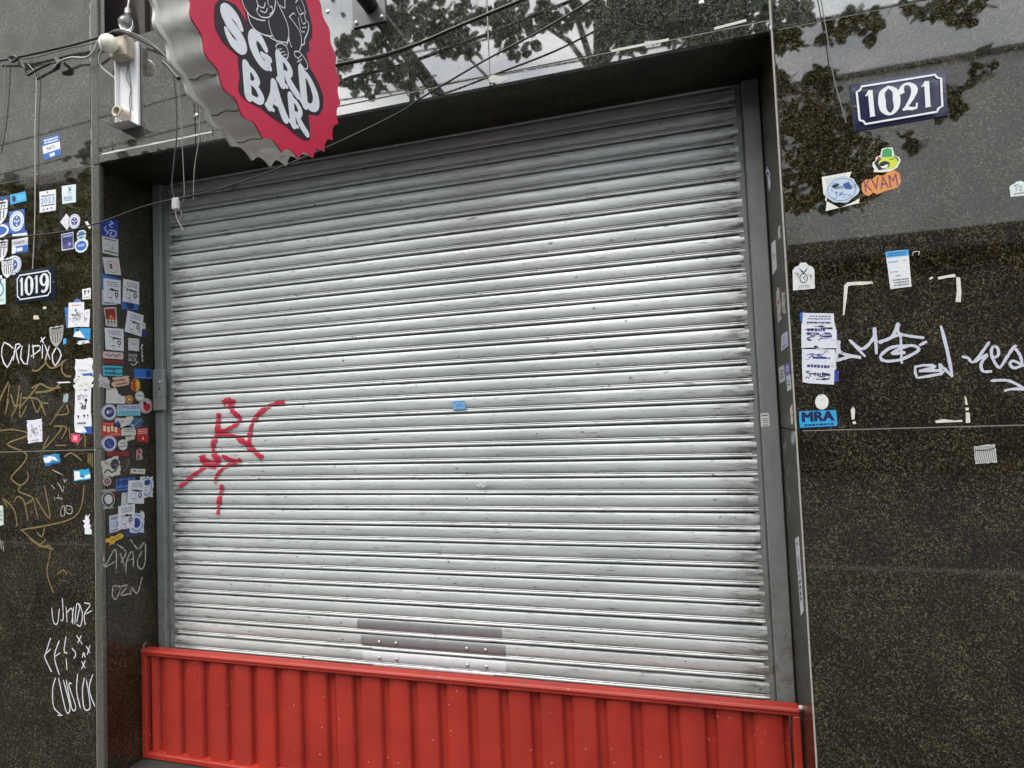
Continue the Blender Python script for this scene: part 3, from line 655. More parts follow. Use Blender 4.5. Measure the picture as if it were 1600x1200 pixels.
gb = thing('glass_bulb', (px_, .09, pz_), 'small clear glass bulb hanging in the brown recess above the batten lamp', 'bulb')
b = MB(); b.lathe((px_, .09, pz_+.05), (.15, -.25, -1), [(0, .010), (.02, .012), (.035, .026), (.06, .034), (.085, .026), (.097, .008), (.098, .0001)], 16); b.build('glass', mat('clear_glass', glass), gb)
b = MB(); b.lathe((px_, .09, pz_+.048), (-.15, .25, 1), [(0, .0125), (.03, .0125), (.032, .006), (.09, .004)], 12); b.build('holder', M_STEEL, gb)

# ---- cables
def cable(pts, label, r=.004, m=M_BLACK, name='cable', h=.03, k=6, cat='cable', group=None):
    P3 = []
    for p in pts:
        hh = p[2] if len(p) > 2 else h; P3.append(hit(p[0], p[1], 1, -hh))
    b = MB(); b.tube(smooth_path(P3, k), r, 6); return b.build(name, m, None, label, cat, group)
cable([(505, 112, .05), (527, 102, .045), (600, 87, .04), (655, 68, .04), (700, 48, .045), (760, 23, .05), (815, 0, .05), (900, -35, .05)], 'thick black cable running up the lintel from behind the red sign', .0062)
cable([(505, 108, .06), (530, 99, .05), (600, 84, .045), (655, 66, .045), (690, 51, .045)], 'thin olive cable lying along the thick black one beside the red sign', .0026, M_CABLE2)
cable([(-30, 376, .02), (0, 372, .02), (50, 368, .02), (100, 362, .02), (148, 350, .025), (175, 341, .04), (215, 326, .05), (250, 316, .05), (285, 309, .05), (340, 296, .05), (430, 265, .04), (540, 217, .03), (620, 178, .012), (660, 152, .012), (700, 128, .03), (760, 93, .05), (850, 45, .07), (925, 0, .08), (980, -35, .08)], 'long thin black cable sagging across the opening and up over the lintel', .0036)
cable([(-10, 96, .02), (20, 91, .03), (62, 82, .03), (110, 71, .03), (150, 60, .04), (185, 50, .06), (215, 60, .06), (250, 80, .05), (270, 102, .05), (278, 112, .05)], 'black cable bundle looping from the left edge over the batten lamp', .0055)
cable([(20, 93, .03), (60, 88, .03), (108, 75, .03), (150, 66, .035), (180, 47, .07), (210, 53, .07), (245, 74, .05), (272, 105, .05)], 'thin grey cable twisted along the bundle above the batten lamp', .0028, M_CABLE2)
cable([(85, 107, .02), (94, 96, .03), (112, 90, .03), (135, 90, .03), (148, 78, .035), (153, 63, .045)], 'pale cable end curling down left of the batten lamp', .005, M_CABLE3)
cable([(88, 92, .02), (92, 98, .03), (90, 104, .03), (85, 107, .02)], 'black taped plug on the end of the pale cable', .009, M_BLACK)
cable([(162, 68, .06), (158, 80, .05), (155, 92, .04), (158, 104, .03), (170, 115, .02), (182, 124, .01)], 'short white wire drooping under the opal bulb', .0045, M_CABLE3)
cable([(30, 96, .02), (38, 105, .025), (43, 117, .02), (60, 108, .02), (79, 99, .02)], 'broken black cable stub poking up at far left', .005)
cable([(15, 92, .02), (20, 96, .03), (27, 92, .035), (22, 87, .035), (14, 91, .03), (20, 97, .03)], 'knotted black cable lump at far left', .006)
cable([(44, 100, .02), (53, 112, .012), (57, 130, .01), (55, 200, .008), (55, 290, .008), (54, 360, .008), (51, 420, .006)], 'thin pale cord hanging straight down above the 1019 plate', .0022, M_CABLE3)
cable([(8, 100, .012), (7, 150, .01), (4, 195, .008), (-4, 240, .008)], 'thin dark cord hanging at the far left edge', .002, M_CABLE2)
cable([(271, 118, .05), (275, 160, .05), (276, 210, .05), (272, 255, .05), (269, 290, .05), (276, 322, .05)], 'black wire hanging down in front of the lintel left of the red sign', .0028)
cable([(277, 116, .05), (282, 170, .05), (285, 230, .05), (288, 300, .05), (285, 318, .05)], 'grey wire hanging beside the black one left of the red sign', .0018, M_CABLE2)
cable([(312, 165, .03), (311, 215, .04), (304, 262, .05), (302, 312, .05)], 'thin grey wire hanging closest to the sign rim', .0018, M_CABLE2)
cable([(255, 97, .05), (262, 103, .05), (268, 110, .05), (279, 123, .05)], 'black taped joint where the wires meet beside the sign rim', .010)
a_ = hit(275, 319, 1, -.05)
jb = thing('junction_box', a_, 'small grey junction box dangling from wires before the shutter top', 'junction box')
b = MB(); b.bbox((a_.x-.018, a_.y-.009, a_.z-.026), (a_.x+.018, a_.y+.009, a_.z+.026), .005); b.build('casing', flat('grey_plastic', (.38, .39, .38), .5), jb)
b = MB(); b.tube(smooth_path([hit(x, y, 1, -.05) for x, y in ((274, 330), (277, 342), (282, 352), (287, 361))], 5), .0035, 6); b.tube(smooth_path([hit(x, y, 1, -.05) for x, y in ((283, 329), (284, 337), (281, 345))], 5), .0028, 6); b.build('lead', M_CABLE2, jb)
cable([(1281, -12, .015), (1283, 0, .015), (1293, 60, .012), (1302, 118, .012), (1322, 192, .010)], 'thin dark cord hanging down the right wall beside the 1021 plate', .0018, M_CABLE2)

# ---- stickers on the left front wall
G_ = 'stickers on the granite'
def S(P, quad, col, label, shape='rect', prints=(), layer=1, **k): return sticker(P, quad, col, label, shape, prints, layer, group=G_, **k)
CREST5 = lambda c: [(c, 'ring', .5, .5, .485, .03), (c, 'disc', .5, .5, .27), (c, 'ring', .5, .5, .38, .02)] + [(WHT, 'star', .5+dx, .5+dy, .075) for dx, dy in ((0, .17), (-.13, .02), (.13, .02), (0, -.03), (0, -.18))] + [(c, 'disc', .5+.40*math.cos(a), .5+.40*math.sin(a), .018) for a in [i*.42 for i in range(15)]]
STRIPES = [(BLK, 'line', [(x, .62-.02), (x*.9+.05, .17+.35*abs(x-.5))], .052) for x in (.22, .41, .59, .78)] + [(BLK, 'line', [(.04, .64), (.96, .64)], .03), (BLK, 'poly', [(.1, .9), (.3, .93), (.5, .9), (.7, .93), (.9, .9), (.9, .86), (.5, .83), (.1, .86)]), (BLK, 'text', 'CAM', .16, .68, .84, .81)] + [(BLK, 'line', [(0, .93), (.02, .5), (.12, .26), (.3, .1), (.5, 0), (.7, .1), (.88, .26), (.98, .5), (1, .93)], .022)]
S(PF, [(65.5,217.5),(92.5,210),(95.5,242),(70,251)], WHT, 'blue and white label alone high on the left wall below the hanging cord', prints=[(BLU,'rect',0,.66,1,1),(WHT,'rows',.08,.7,.92,.95,2),(NAVY,'text','MARTE',.2,.4,.7,.56),(BLU,'rect',0,0,1,.3),(WHT,'rect',.35,.07,.65,.22)])
S(PF, [(16,304.5),(40,299),(42,314),(17,320)], (40,160,215), 'sky blue rectangular sticker with a dark round head, uppermost at far left', prints=[(NAVY,'disc',.24,.5,.12,.34),((120,205,235),'rows',.42,.2,.94,.8,3)])
S(PF, [(-16,316),(13,311),(13,351),(-16,355)], WHT, 'upper of two striped club shields cut off by the left edge of the photo', 'shield', STRIPES)
S(PF, [(-6,308),(15,305),(15,316),(-6,319)], (32,62,120), 'dark blue scrap showing above the upper striped shield', layer=0)
S(PF, [(14.5,331),(38.5,326.5),(39,361),(15,365)], BLU, 'square blue sticker with a white ringed five star crest, left of the cord', prints=[(WHT,'disc',.5,.5,.47,.46)]+[((40,90,160),*e[1:]) if e[0]==NAVY else e for e in CREST5(NAVY)])
S(PF, [(-14,352),(14,348),(14,366),(-14,370)], BLU, 'blue sticker with half a white ring, under the upper striped shield', layer=0, prints=[(WHT,'ring',.45,.4,.5,.2)])
S(PF, [(19,363.5),(42,360),(43,368),(20,371)], WHT, 'narrow white and blue strip sticker just above the black cable at far left', layer=0, prints=[(BLU,'rect',0,.6,1,1)])
S(PF, [(19,375),(44,370.5),(43.5,393),(19,397)], WHT, 'white over blue label just under the black cable at far left', prints=[(NAVY,'text','MARTE',.15,.62,.8,.82),(BLU,'rect',.2,.0,1,.48),(WHT,'rect',.32,.12,.68,.36),(WHT,'disc',.15,.25,.14,.24)])
S(PF, [(-14,377),(13,373.5),(13,408),(-14,412)], WHT, 'lower of two striped club shields cut off by the left edge of the photo', 'shield', STRIPES)
S(PF, [(9,401),(34,396.5),(34,428),(9,432)], WHT, 'round white and blue crest half hidden behind a striped shield above 1019', 'disc', CREST5((30,80,150)), layer=1)
S(PF, [(3,404.5),(22.5,401),(22,433),(3,437)], WHT, 'whole striped club shield overlapping a round crest above the 1019 plate', 'shield', STRIPES, layer=2)
S(PF, [(-18,438),(9,435.5),(9,475),(-18,478)], (205,232,222), 'pale mint sticker with a blue arc at the left edge beside the 1019 plate', prints=[(BLU,'ring',.6,.6,.28,.06),((90,160,140),'rows',.2,.1,.9,.25,2)])
S(PF, [(-6,432),(4,431),(3,440),(-6,441)], WHT, 'tiny white scrap at the left edge over the mint sticker', torn(5,.1))
S(PF, [(62,300),(87.5,296),(87.5,328.5),(62.5,332.5)], WHT, 'white sticker with blue year and three dots right of the cord', prints=[(GRY,'rows',.1,.68,.92,.84,1),((40,120,190),'text','2023',.07,.40,.93,.66),(BLK,'rows',.08,.24,.92,.36,1),(BLK,'disc',.25,.11,.05,.04),(BLK,'disc',.5,.12,.05,.04),(BLK,'disc',.75,.13,.05,.04),(NAVY,'disc',.5,.92,.05,.04)])
S(PF, [(97,291),(119,288),(119,316),(98,319)], (208,224,235), 'pale blue sheet sticker with a small dark figure near the opening corner', prints=[((90,110,140),'scrib',.4,.55,.7,.9,7),(BLK,'disc',.58,.74,.08,.07),(GRY,'rows',.12,.12,.75,.4,3)])
S(PF, [(94.5,347),(104,334),(113,346),(105,359.5)], WHT, 'white diamond sticker tucked beside a round five star crest', 'rect', [(GRY,'line',[(.13,.13),(.87,.13),(.87,.87),(.13,.87),(.13,.13)],.03),((200,170,170),'ring',.5,.5,.22,.05)])
S(PF, dq(117,346,9.3,12,-2), WHT, 'round white crest with navy five star disc beside the diamond sticker', 'disc', CREST5((36,40,120)), layer=2)
S(PF, [(96,366),(115.5,362),(116,389),(97,392)], (58,66,130), 'purple blue photo card sticker with white border below the diamond sticker', prints=[(WHT,'line',[(.04,.03),(.96,.03),(.96,.97),(.04,.97),(.04,.03)],.05),((150,160,205),'rect',.15,.75,.85,.88),((30,34,80),'scrib',.15,.1,.85,.7,9),((150,150,190),'disc',.65,.32,.13,.10)])
S(PF, [(116,362),(139,358),(138,393),(117,396)], WHT, 'white edged die cut sticker of a blue bulb-like figure with a cap', [(.35,1),(.65,1),(.82,.88),(.82,.66),(.75,.6),(.95,.48),(1,.3),(.88,.1),(.65,.0),(.35,0),(.12,.1),(.0,.3),(.05,.48),(.28,.6),(.2,.66),(.2,.88)], [((45,130,185),'poly',[(.36,.95),(.64,.95),(.74,.84),(.28,.8)]),((60,170,195),'disc',.5,.68,.17,.06),((35,95,175),'disc',.5,.3,.38,.22),(WHT,'rows',.25,.25,.75,.38,2),(NAVY,'line',[(.2,.78),(.8,.82)],.04)])
S(PF, [(133,347),(137,346),(142,354),(140,358)], WHT, 'tiny white chip beside the black cable at the wall corner', torn(9,.12))
S(PF, [(101,481),(125,478),(127,509),(104,513)], (60,110,180), 'blue sticker mostly hidden behind scribbled white sheets right of 1019', layer=0, prints=[(NAVY,'scrib',0,.2,.3,.9,6)])
S(PF, dq(121,472,6,5), (90,120,190), 'blue rounded tab peeking over the scribbled white sheets', 'disc', layer=0)
S(PF, [(131,485),(141,483),(139.5,511),(126,511)], WHT, 'narrow white scribbled sheet behind a larger one by the wall corner', prints=[(GRY,'scrib',.2,.1,.9,.9,8)], layer=1)
S(PF, [(108,473),(132,472),(132,510),(107,512)], WHT, 'white sheet sticker with black scribbled figures right of the 1019 plate', prints=[((190,90,90),'rows',.2,.84,.8,.92,1),(BLK,'scrib',.2,.3,.8,.75,9),(GRY,'scrib',.1,.1,.95,.6,10)], layer=2)
S(PF, [(129,452),(142,450),(142,467),(129,468)], WHT, 'little white sticker with two black hearts by the wall corner', torn(3,.03), [(BLK,'poly',[(.2,.85),(.45,.85),(.4,.45),(.3,.35)]),(BLK,'poly',[(.6,.8),(.85,.85),(.75,.45)]),(GRY,'rows',.15,.1,.9,.25,1)])
S(PF, [(117,513),(142,513),(141,531),(115,526)], (45,150,210), 'blue sticker with a white wedge under the scribbled sheets', prints=[(WHT,'poly',[(0,0),(.7,.1),(.35,.75),(.1,.6)]),(NAVY,'disc',.2,.8,.12,.15),(NAVY,'scrib',.75,.1,1,.5,4)])
S(PF, [(121,533),(141,531.5),(139,536),(122,539)], WHT, 'thin torn white scrap below the blue wedge sticker', torn(11,.12), [(NAVY,'poly',[(.3,.1),(.7,.3),(.5,.6)])])
S(PF, [(77,511),(100,507),(99,541),(79,544.5)], (170,170,168), 'weathered grey striped shield just above the white scrawled tag', 'shield', STRIPES+[((60,58,54),'scrib',.1,.7,.9,.95,5)])
S(PF, [(99,530),(104,528.5),(104,537),(99,538)], SKY, 'tiny blue scrap right of the weathered shield', torn(2,.08))
S(PF, [(118,561),(145,560),(145,594),(118,594)], WHT, 'large white torn sticker with a blue wedge by the wall corner', torn(21,.04), [(GRY,'rows',.12,.40,.7,.5,1),((40,90,170),'poly',[(.3,.3),(1,.34),(1,.18),(.6,.2)]),(BLK,'scrib',.0,.05,.55,.22,4)], layer=1)
S(PF, [(116,592),(144,588),(144,606),(117,609)], (225,224,220), 'crumpled white scrap between two stacked sheets at the wall corner', torn(22,.13), [(BLK,'scrib',.0,.5,.5,.9,4),(GRY,'scrib',.3,.1,.9,.5,5)], layer=2)
S(PF, [(118,601),(143,599),(142,646),(117,648)], WHT, 'tall white sheet with a black ink figure at the wall corner', prints=[(GRY,'scrib',.15,.5,.95,.95,8),(BLK,'scrib',.3,.15,.85,.7,9),(BLK,'disc',.7,.45,.09,.06)], layer=1)
S(PF, [(117,648),(143,646),(144,666),(117,667)], WHT, 'white sheet with dripping black marks below the tall ink figure sheet', prints=[(BLK,'poly',[(.15,.95),(.25,.6),(.3,.9)]),(BLK,'poly',[(.5,.95),(.62,.65),(.66,.95)]),(BLK,'poly',[(.75,.95),(.82,.7),(.85,.95)]),(BLK,'rows',.15,.15,.7,.4,1)], layer=2)
S(PF, [(117,667),(144,665),(144,678),(118,676)], (42,74,165), 'blue and white torn strip below the dripping marks sheet', prints=[(WHT,'poly',[(0,.1),(0,1),(.5,1),(.62,.6),(.7,.2),(.4,.0)]),((110,190,215),'disc',.5,.1,.12,.15)])
S(PF, [(112,677),(127,679),(124,693),(111,690)], (205,60,90), 'small pink red tilted sticker above the wall joint', torn(14,.05), [((240,150,165),'rect',.25,.25,.7,.8)])
S(PF, [(42,657),(66,654),(67,690),(44,693)], (222,220,232), 'white crumpled packet shaped sticker with purple marks on the left wall', [(0,0),(.5,.02),(1,0),(.96,.1),(1,.2),(.98,.5),(1,.84),(.96,.9),(1,1),(.5,.98),(0,1),(.06,.9),(.0,.82),(.04,.5),(.0,.2),(.05,.1)], [((110,80,150),'scrib',.1,.2,.55,.8,8),((80,80,90),'scrib',.4,.3,.9,.85,9),(GRY,'rows',.2,.06,.8,.14,1)])
S(PF, [(67,712),(93,709),(94,723),(71,728)], (35,140,190), 'blue sticker with a white leaping shape just under the wall joint', torn(15,.05), [(WHT,'poly',[(.05,.3),(.0,.75),(.4,.9),(.75,.7),(.9,.2),(.55,.5),(.3,.25)]),((25,60,130),'line',[(.1,.1),(.95,.06)],.12)])
S(PF, [(115,735),(140,733),(142,748),(117,752)], (45,160,205), 'blue and white scuffed sticker on the left wall low by the corner strip', torn(16,.06), [(WHT,'poly',[(0,.1),(.05,.9),(.4,.85),(.35,.4),(.6,.1)]),(WHT,'poly',[(.6,.1),(1,.1),(1,.5),(.7,.4)]),(NAVY,'line',[(.4,.4),(.6,.35)],.12)])
S(PF, [(129,802),(142,803),(144,835),(130,834)], WHT, 'white torn scrap lowest of the stickers on the left wall', [(.2,0),(.95,0),(1,.2),(.8,.3),(.95,.42),(.75,.5),(.85,.7),(.7,.75),(.9,1),(.6,.85),(.45,.95),(.3,.8),(.35,.7),(0,.65),(.3,.5),(.1,.4),(.25,.25)])
S(PF, [(-8,790),(5,790),(6,820),(-8,823)], (205,215,208), 'pale label cut by the left edge of the frame', prints=[((130,150,140),'rows',.5,.2,.95,.8,3)])
S(PF, [(100,617),(107,616),(106,628),(99,628)], (150,170,172), 'small weathered pale blue scrap among the ochre tags', torn(17,.12))
S(PF, [(90,597),(110,596),(110,598),(91,599)], WHT, 'thin white paper sliver above the ochre tags', torn(18,.1))
for (x, y, r_) in ((57, 496, 4), (70, 481, 2.5)): S(PF, dq(x, y, r_, r_*.7), (215,205,185), 'cream paint fleck below the 1019 plate, %s' % ('the larger of two' if r_ > 3 else 'the smaller of two'), torn(int(x), .15), name='paint_fleck', cat='paint fleck')

# ---- stickers on the left reveal
def flyer(quad, label, layer=2, shape='rect'):
    return S(PL, quad, (208, 210, 218), label, shape, [(GRY,'rows',.15,.68,.88,.92,3),(BLK,'scrib',.22,.5,.62,.62,7),(BLK,'poly',[(.35,.52),(.85,.50),(.85,.56),(.4,.6)]),(BLK,'ring',.74,.36,.08,.05),((90,90,95),'scrib',.66,.14,.88,.3,4),(GRY,'ring',.34,.3,.15,.016),(BLK,'disc',.38,.2,.045,.03),(BLK,'rows',.36,.05,.56,.1,1)], layer)
S(PL, [(158,342),(184,344),(184,373),(159,368)], (34,52,150), 'royal blue sticker with white vertical script, topmost on the left reveal', prints=[((190,205,235),'line',[(.5,.9),(.7,.8),(.45,.7),(.65,.55)],.05,1),((190,205,235),'line',[(.25,.6),(.2,.35),(.4,.3),(.25,.1)],.05,1),((190,205,235),'line',[(.45,.4),(.85,.35),(.8,.1),(.5,.08),(.6,.3)],.06,1)])
S(PL, [(159,368.5),(184.5,374),(184.5,401),(160,395)], (196,200,202), 'white sticker with arched black lettering under the royal blue one', prints=[(BLK,'rows',.12,.8,.85,.93,1),(GRY,'scrib',.3,.3,.7,.75,7),(BLK,'rows',.1,.08,.92,.24,1),(GRY,'rows',.1,.45,.35,.52,1)])
S(PL, [(160,401.5),(185,403),(189,430),(164,427.5)], (200,200,204), 'white sticker with a ringed portrait circle on the left reveal', prints=[(BLK,'ring',.5,.45,.33,.025),(BLK,'poly',[(.35,.35),(.38,.65),(.5,.6),(.5,.3)]),((215,170,175),'disc',.58,.45,.12)])
S(PL, [(158,427),(189,437),(188,462),(159,452)], (38,104,176), 'blue sticker behind the left of two flyers side by side', layer=0)
S(PL, [(159,449),(170,451),(183,476),(160,476)], (180,195,200), 'pale worn label under the foot of the left upper flyer', layer=0, prints=[((60,90,110),'rows',.1,.02,.9,.2,1)])
flyer([(161,434.5),(188,438.5),(188,475),(162,471)], 'white flyer with a line drawn face, left of two side by side')
S(PL, [(189,468),(217,474),(216,485),(190,483)], (36,96,168), 'blue sticker showing under the right of two flyers side by side', layer=0, prints=[(NAVY,'poly',[(.2,.9),(.75,.9),(.7,.2),(.4,.1)])])
flyer([(192,435.5),(217,441),(217,476),(191,471)], 'white flyer with a line drawn face, right of two side by side')
S(PL, [(162,481),(181,480),(183,511),(165,509)], (190,190,186), 'red card with fruit and black letters on a white foot, left reveal', torn(31,.02), [((130,24,26),'rect',.06,.36,.92,.94),((30,70,40),'disc',.38,.66,.14,.07),((200,130,80),'disc',.5,.5,.14,.08),((190,60,50),'disc',.72,.44,.15,.08),(BLK,'poly',[(.15,.3),(.25,.05),(.33,.3)]),(BLK,'poly',[(.45,.3),(.55,.05),(.6,.3)]),(BLK,'poly',[(.7,.3),(.8,.08),(.85,.3)])])
S(PL, [(220,513),(230,516),(228,527),(220,526)], (30,48,110), 'navy scrap behind the tilted flyer on the left reveal', torn(32,.08), layer=0)
S(PL, [(219,503),(227,505),(227,514),(219,513)], (195,197,200), 'white notched tab sticking out from the tilted flyer', layer=1, prints=[(GRY,'disc',.6,.55,.12)])
flyer([(199,485),(224,493),(220,526),(194,518)], 'white flyer tilted clockwise under the pair of flyers')
flyer([(163,512),(192,514),(193,549),(165,546)], 'white flyer with ragged edges below the red fruit card', shape=torn(33,.012))
S(PL, [(200,528),(217,529.5),(217,549),(200,547)], (190,192,196), 'small square white sticker with fine grey lines below the tilted flyer', prints=[(GRY,'line',[(.2,.75),(.5,.82),(.8,.75)],.03,1),(GRY,'rows',.2,.45,.85,.65,2)])
S(PL, [(161,549),(192,551),(192,561.5),(161,559.5)], (196,176,176), 'pinkish strip with looping black scribble on the left reveal', prints=[(BLK,'line',[(.08,.45),(.25,.7),(.35,.35),(.5,.7),(.6,.35),(.75,.7),(.9,.4)],.09,1),(BLK,'line',[(.1,.6),(.3,.3),(.45,.6),(.62,.3),(.85,.62)],.07,1)])
S(PL, [(161,561.5),(192,563.5),(193,569),(162,568.5)], (104,22,26), 'dark red strip under the pinkish scribbled strip')
S(PL, [(199,551),(216,552),(216,572),(199,570)], (40,38,38), 'black die cut sticker with chunky white lettering on the left reveal', torn(34,.06), [((190,188,184),'text','RIVER',.1,.66,.9,.92),((190,188,184),'text','SICK',.05,.32,.85,.6),((190,188,184),'line',[(.3,.1),(.6,.05),(.95,.35)],.07,1)])
S(PL, [(160,571),(191,572.5),(191,588),(161,587)], (58,165,186), 'cyan sticker with dark blocky lettering on the left reveal', prints=[((22,60,90),'rows',.06,.52,.66,.92,1),((22,60,90),'rows',.06,.08,.7,.44,1),((22,60,90),'ring',.8,.5,.28,.1)])
S(PL, [(209,576),(237,577),(238,592),(209,591)], (32,98,180), 'plain blue sticker with a dark head near the lock box', prints=[((20,40,90),'disc',.78,.5,.13,.36),((120,160,210),'line',[(.04,.08),(.96,.08)],.04)])
S(PL, [(154.5,585),(172,594),(171,609),(154,605)], (188,184,190), 'ornate white die cut figure sticker on the corner of the left reveal', torn(35,.11), [(BLK,'scrib',.1,.1,.9,.7,8)])
S(PL, [(175,590),(202,588),(201,601),(176,607)], (196,170,148), 'beige die cut sticker with red block lettering on the left reveal', torn(36,.09), [((140,36,44),'rows',.05,.5,.75,.85,1),((140,36,44),'rows',.15,.12,.9,.45,1)])
S(PL, dq(211.5,602,7,10), (196,170,50), 'round red and yellow sticker on the left reveal', 'disc', [((176,44,34),'poly',[(.5,1),(.2,.9),(.02,.5),(.2,.1),(.5,0),(.62,.4),(.45,.6),(.6,.8)])])
S(PL, [(166,607),(195,607),(195,631),(165,630)], (200,200,198), 'blank white sticker with its upper right corner torn away', [(0,0),(1,0),(1,.5),(.82,.5),(.72,.62),(.62,.66),(.6,.85),(.52,.9),(.55,1),(0,1)])
S(PL, dq(201.5,624,6,6.5), (200,150,80), 'small round orange ringed sticker beside the blank torn one', 'disc', [((130,40,30),'ring',.5,.5,.3,.14),((220,190,120),'disc',.5,.5,.12)])
S(PL, dq(218,619,7,8), (196,198,196), 'small round white sticker overlapped by a red and white one', 'disc', [(GRY,'ring',.5,.5,.44,.04),(BLK,'line',[(.25,.5),(.5,.58),(.78,.48)],.08,1)])
S(PL, dq(227,634,10.5,12), (198,190,192), 'round red and white badge sticker under the lock box side', 'disc', [((60,50,55),'ring',.5,.5,.44,.03),((168,30,44),'disc',.58,.42,.27,.26),(BLK,'disc',.42,.66,.13),((150,36,52),'ring',.5,.5,.37,.02)], layer=2)
S(PL, dq(170,644,12,13), (196,198,206), 'round white and navy crest above the red mugs sticker', 'disc', [(NAVY,'ring',.5,.5,.46,.025),((38,42,92),'disc',.5,.5,.32),((190,195,215),'disc',.42,.5,.11),((110,115,160),'disc',.6,.55,.12)], layer=2)
S(PL, [(183,632.5),(219,632),(219,649),(183,649.5)], (176,190,208), 'lilac and teal sticker with two rows of bold letters', prints=[((74,50,140),'text','SEMINARA',.06,.54,.94,.92),((110,190,200),'rect',0,0,1,.45),((24,84,110),'text','PERDIZES',.08,.08,.92,.4)], layer=1)
S(PL, [(179,654),(207,650),(206,668),(179,668)], (196,196,190), 'torn cream and blue fish shaped scrap below the lilac sticker', torn(37,.09), [((36,62,130),'poly',[(0,.5),(.2,.75),(.28,.2),(.05,.1)]),((60,120,160),'disc',.9,.2,.08,.2),(BLK,'disc',.42,.6,.05,.08)])
S(PL, [(205,651),(224,653),(223,668),(206,668)], (52,84,122), 'faded dark blue torn patch right of the fish shaped scrap', torn(38,.1), [((120,140,160),'line',[(.1,.1),(.8,.9)],.1)], layer=0)
S(PL, [(158,659),(188,661),(188,682),(159,683)], (176,40,40), 'bright red sticker with a row of pale mugs on the left reveal', prints=[((222,196,168),'rect',.14+.2*i-.06,.38-.06*(i%2),.14+.2*i+.07,.76-.06*(i%2)) for i in range(4)]+[((220,120,110),'rows',.05,.82,.7,.94,1),((220,150,130),'rows',.45,.1,.95,.26,1)])
S(PL, [(189,664),(212,664),(212,682),(189,681)], (200,194,182), 'cream dome shaped sticker between two red stickers', [(0,.0),(1,.12),(1,.5),(.85,.85),(.5,1),(.15,.85),(0,.5)], [(GRY,'rows',.2,.35,.85,.8,3)])
S(PL, [(195,683),(211,680),(210,686),(197,690)], (190,190,178), 'curved pale scrap under the cream dome sticker', torn(39,.1))
S(PL, [(213,669),(231,668),(232,691),(214,690)], (166,34,36), 'red sticker with white slanted lines on the left reveal', prints=[((225,190,185),'line',[(.1,.84-.13*i),(.9,.9-.13*i)],.045) for i in range(3)]+[((225,190,185),'rect',.45,.15,.55,.36)])
S(PL, dq(170,693,12,12.5), (192,196,208), 'round white and navy crest below the red mugs sticker', 'disc', [(NAVY,'ring',.5,.5,.46,.025),((40,52,118),'disc',.5,.5,.33),((140,150,200),'scrib',.38,.3,.65,.7,6)], layer=2)
S(PL, dq(191.5,695,7.5,8.5), (196,198,194), 'small round white sticker crossed by the reveal joint', 'disc', [(GRY,'rows',.2,.5,.8,.75,2),(BLK,'line',[(.02,.3),(.98,.4)],.06)])
S(PL, [(167,706),(200,705),(200,712),(167,713)], (128,26,32), 'faded red strip just under the reveal joint', torn(40,.07))
S(PL, [(213,703),(221,702),(222,718),(213,719)], (170,150,145), 'tiny figure sticker with a red top at the right of the left reveal', torn(41,.08), [((150,36,36),'disc',.5,.78,.3,.2),((50,40,40),'rect',.2,.1,.5,.5)])
S(PL, [(159,720),(185,713),(188,741),(161,746)], (192,192,186), 'black and white hand drawn art sticker on the left reveal', torn(42,.07), [((40,38,54),'disc',.72,.62,.25,.3),(BLK,'scrib',.05,.5,.45,.95,7),(BLK,'line',[(.05,.25),(.3,.4),(.5,.2),(.8,.3)],.08,1),(GRY,'scrib',.55,.4,.9,.9,5)])
S(PL, [(191,718),(203,714),(202,736),(190,740)], (62,52,54), 'dark ghost of a scraped sticker with a red trace', torn(43,.12), [((150,50,50),'scrib',.3,.6,.7,.9,3),((150,140,130),'line',[(.2,.1),(.7,.4),(.8,.9)],.03,1)])
S(PL, [(204,732),(227,733),(226,741),(203,739.5)], (198,198,190), 'narrow cream label with a black heart on the left reveal', prints=[(BLK,'disc',.27,.55,.07,.2),(GRY,'rows',.42,.3,.92,.75,1)])
S(PL, dq(167,752,6.5,7), (190,170,170), 'tiny round sticker with a maroon centre low on the left reveal', 'disc', [((90,30,36),'disc',.5,.5,.34),((190,170,170),'ring',.5,.5,.15,.07)])
S(PL, [(181,749),(211,746),(212,764),(181,768)], (40,104,184), 'blue sticker with dark gothic letters half under a white flyer', prints=[((18,36,90),'btext','MRA',.08,.42,.92,.9),((18,36,90),'rows',.06,.1,.95,.3,1)])
S(PL, dq(229,760.5,10,16), (198,204,214), 'ragged round white and blue crest beside the low white flyer', torn(44,.06), [(BLU,'ring',.45,.5,.42,.04),((36,62,120),'poly',[(.3,.8),(.7,.85),(.75,.65),(.55,.55),(.3,.6)]),(GRY,'scrib',.2,.1,.7,.5,5)], layer=0)
S(PL, [(190,770),(201,770),(200,791),(189,791)], (188,192,198), 'flyer mostly hidden behind the low white flyer', layer=1, prints=[(BLK,'line',[(.3,.8),(.8,.9),(.7,.4),(.9,.2)],.05,1),(GRY,'rows',.1,.05,.9,.15,1)])
flyer([(200,751),(225,750),(224,787),(198,786)], 'white flyer overlapping the blue gothic letter sticker', layer=3)
S(PL, dq(169,780,10,12), (168,172,174), 'grey round ring sticker with a red flash low on the left reveal', 'disc', [((30,30,32),'ring',.5,.5,.38,.11),((186,190,190),'disc',.5,.5,.3),((180,50,44),'poly',[(.7,.7),(1,.85),(.9,.6)])])
S(PL, [(160,765),(180,764),(180,768),(160,769)], (150,150,140), 'thin pale word strip above the grey ring sticker', torn(45,.1))
S(PL, [(161,791),(176,790),(176,794),(161,796)], (150,152,150), 'thin pale word strip below the grey ring sticker', torn(46,.1))
S(PL, [(195,827),(226,816),(224,835),(196,839)], (32,44,104), 'navy sticker under the lowest flyer on the left reveal', torn(47,.08), layer=0)
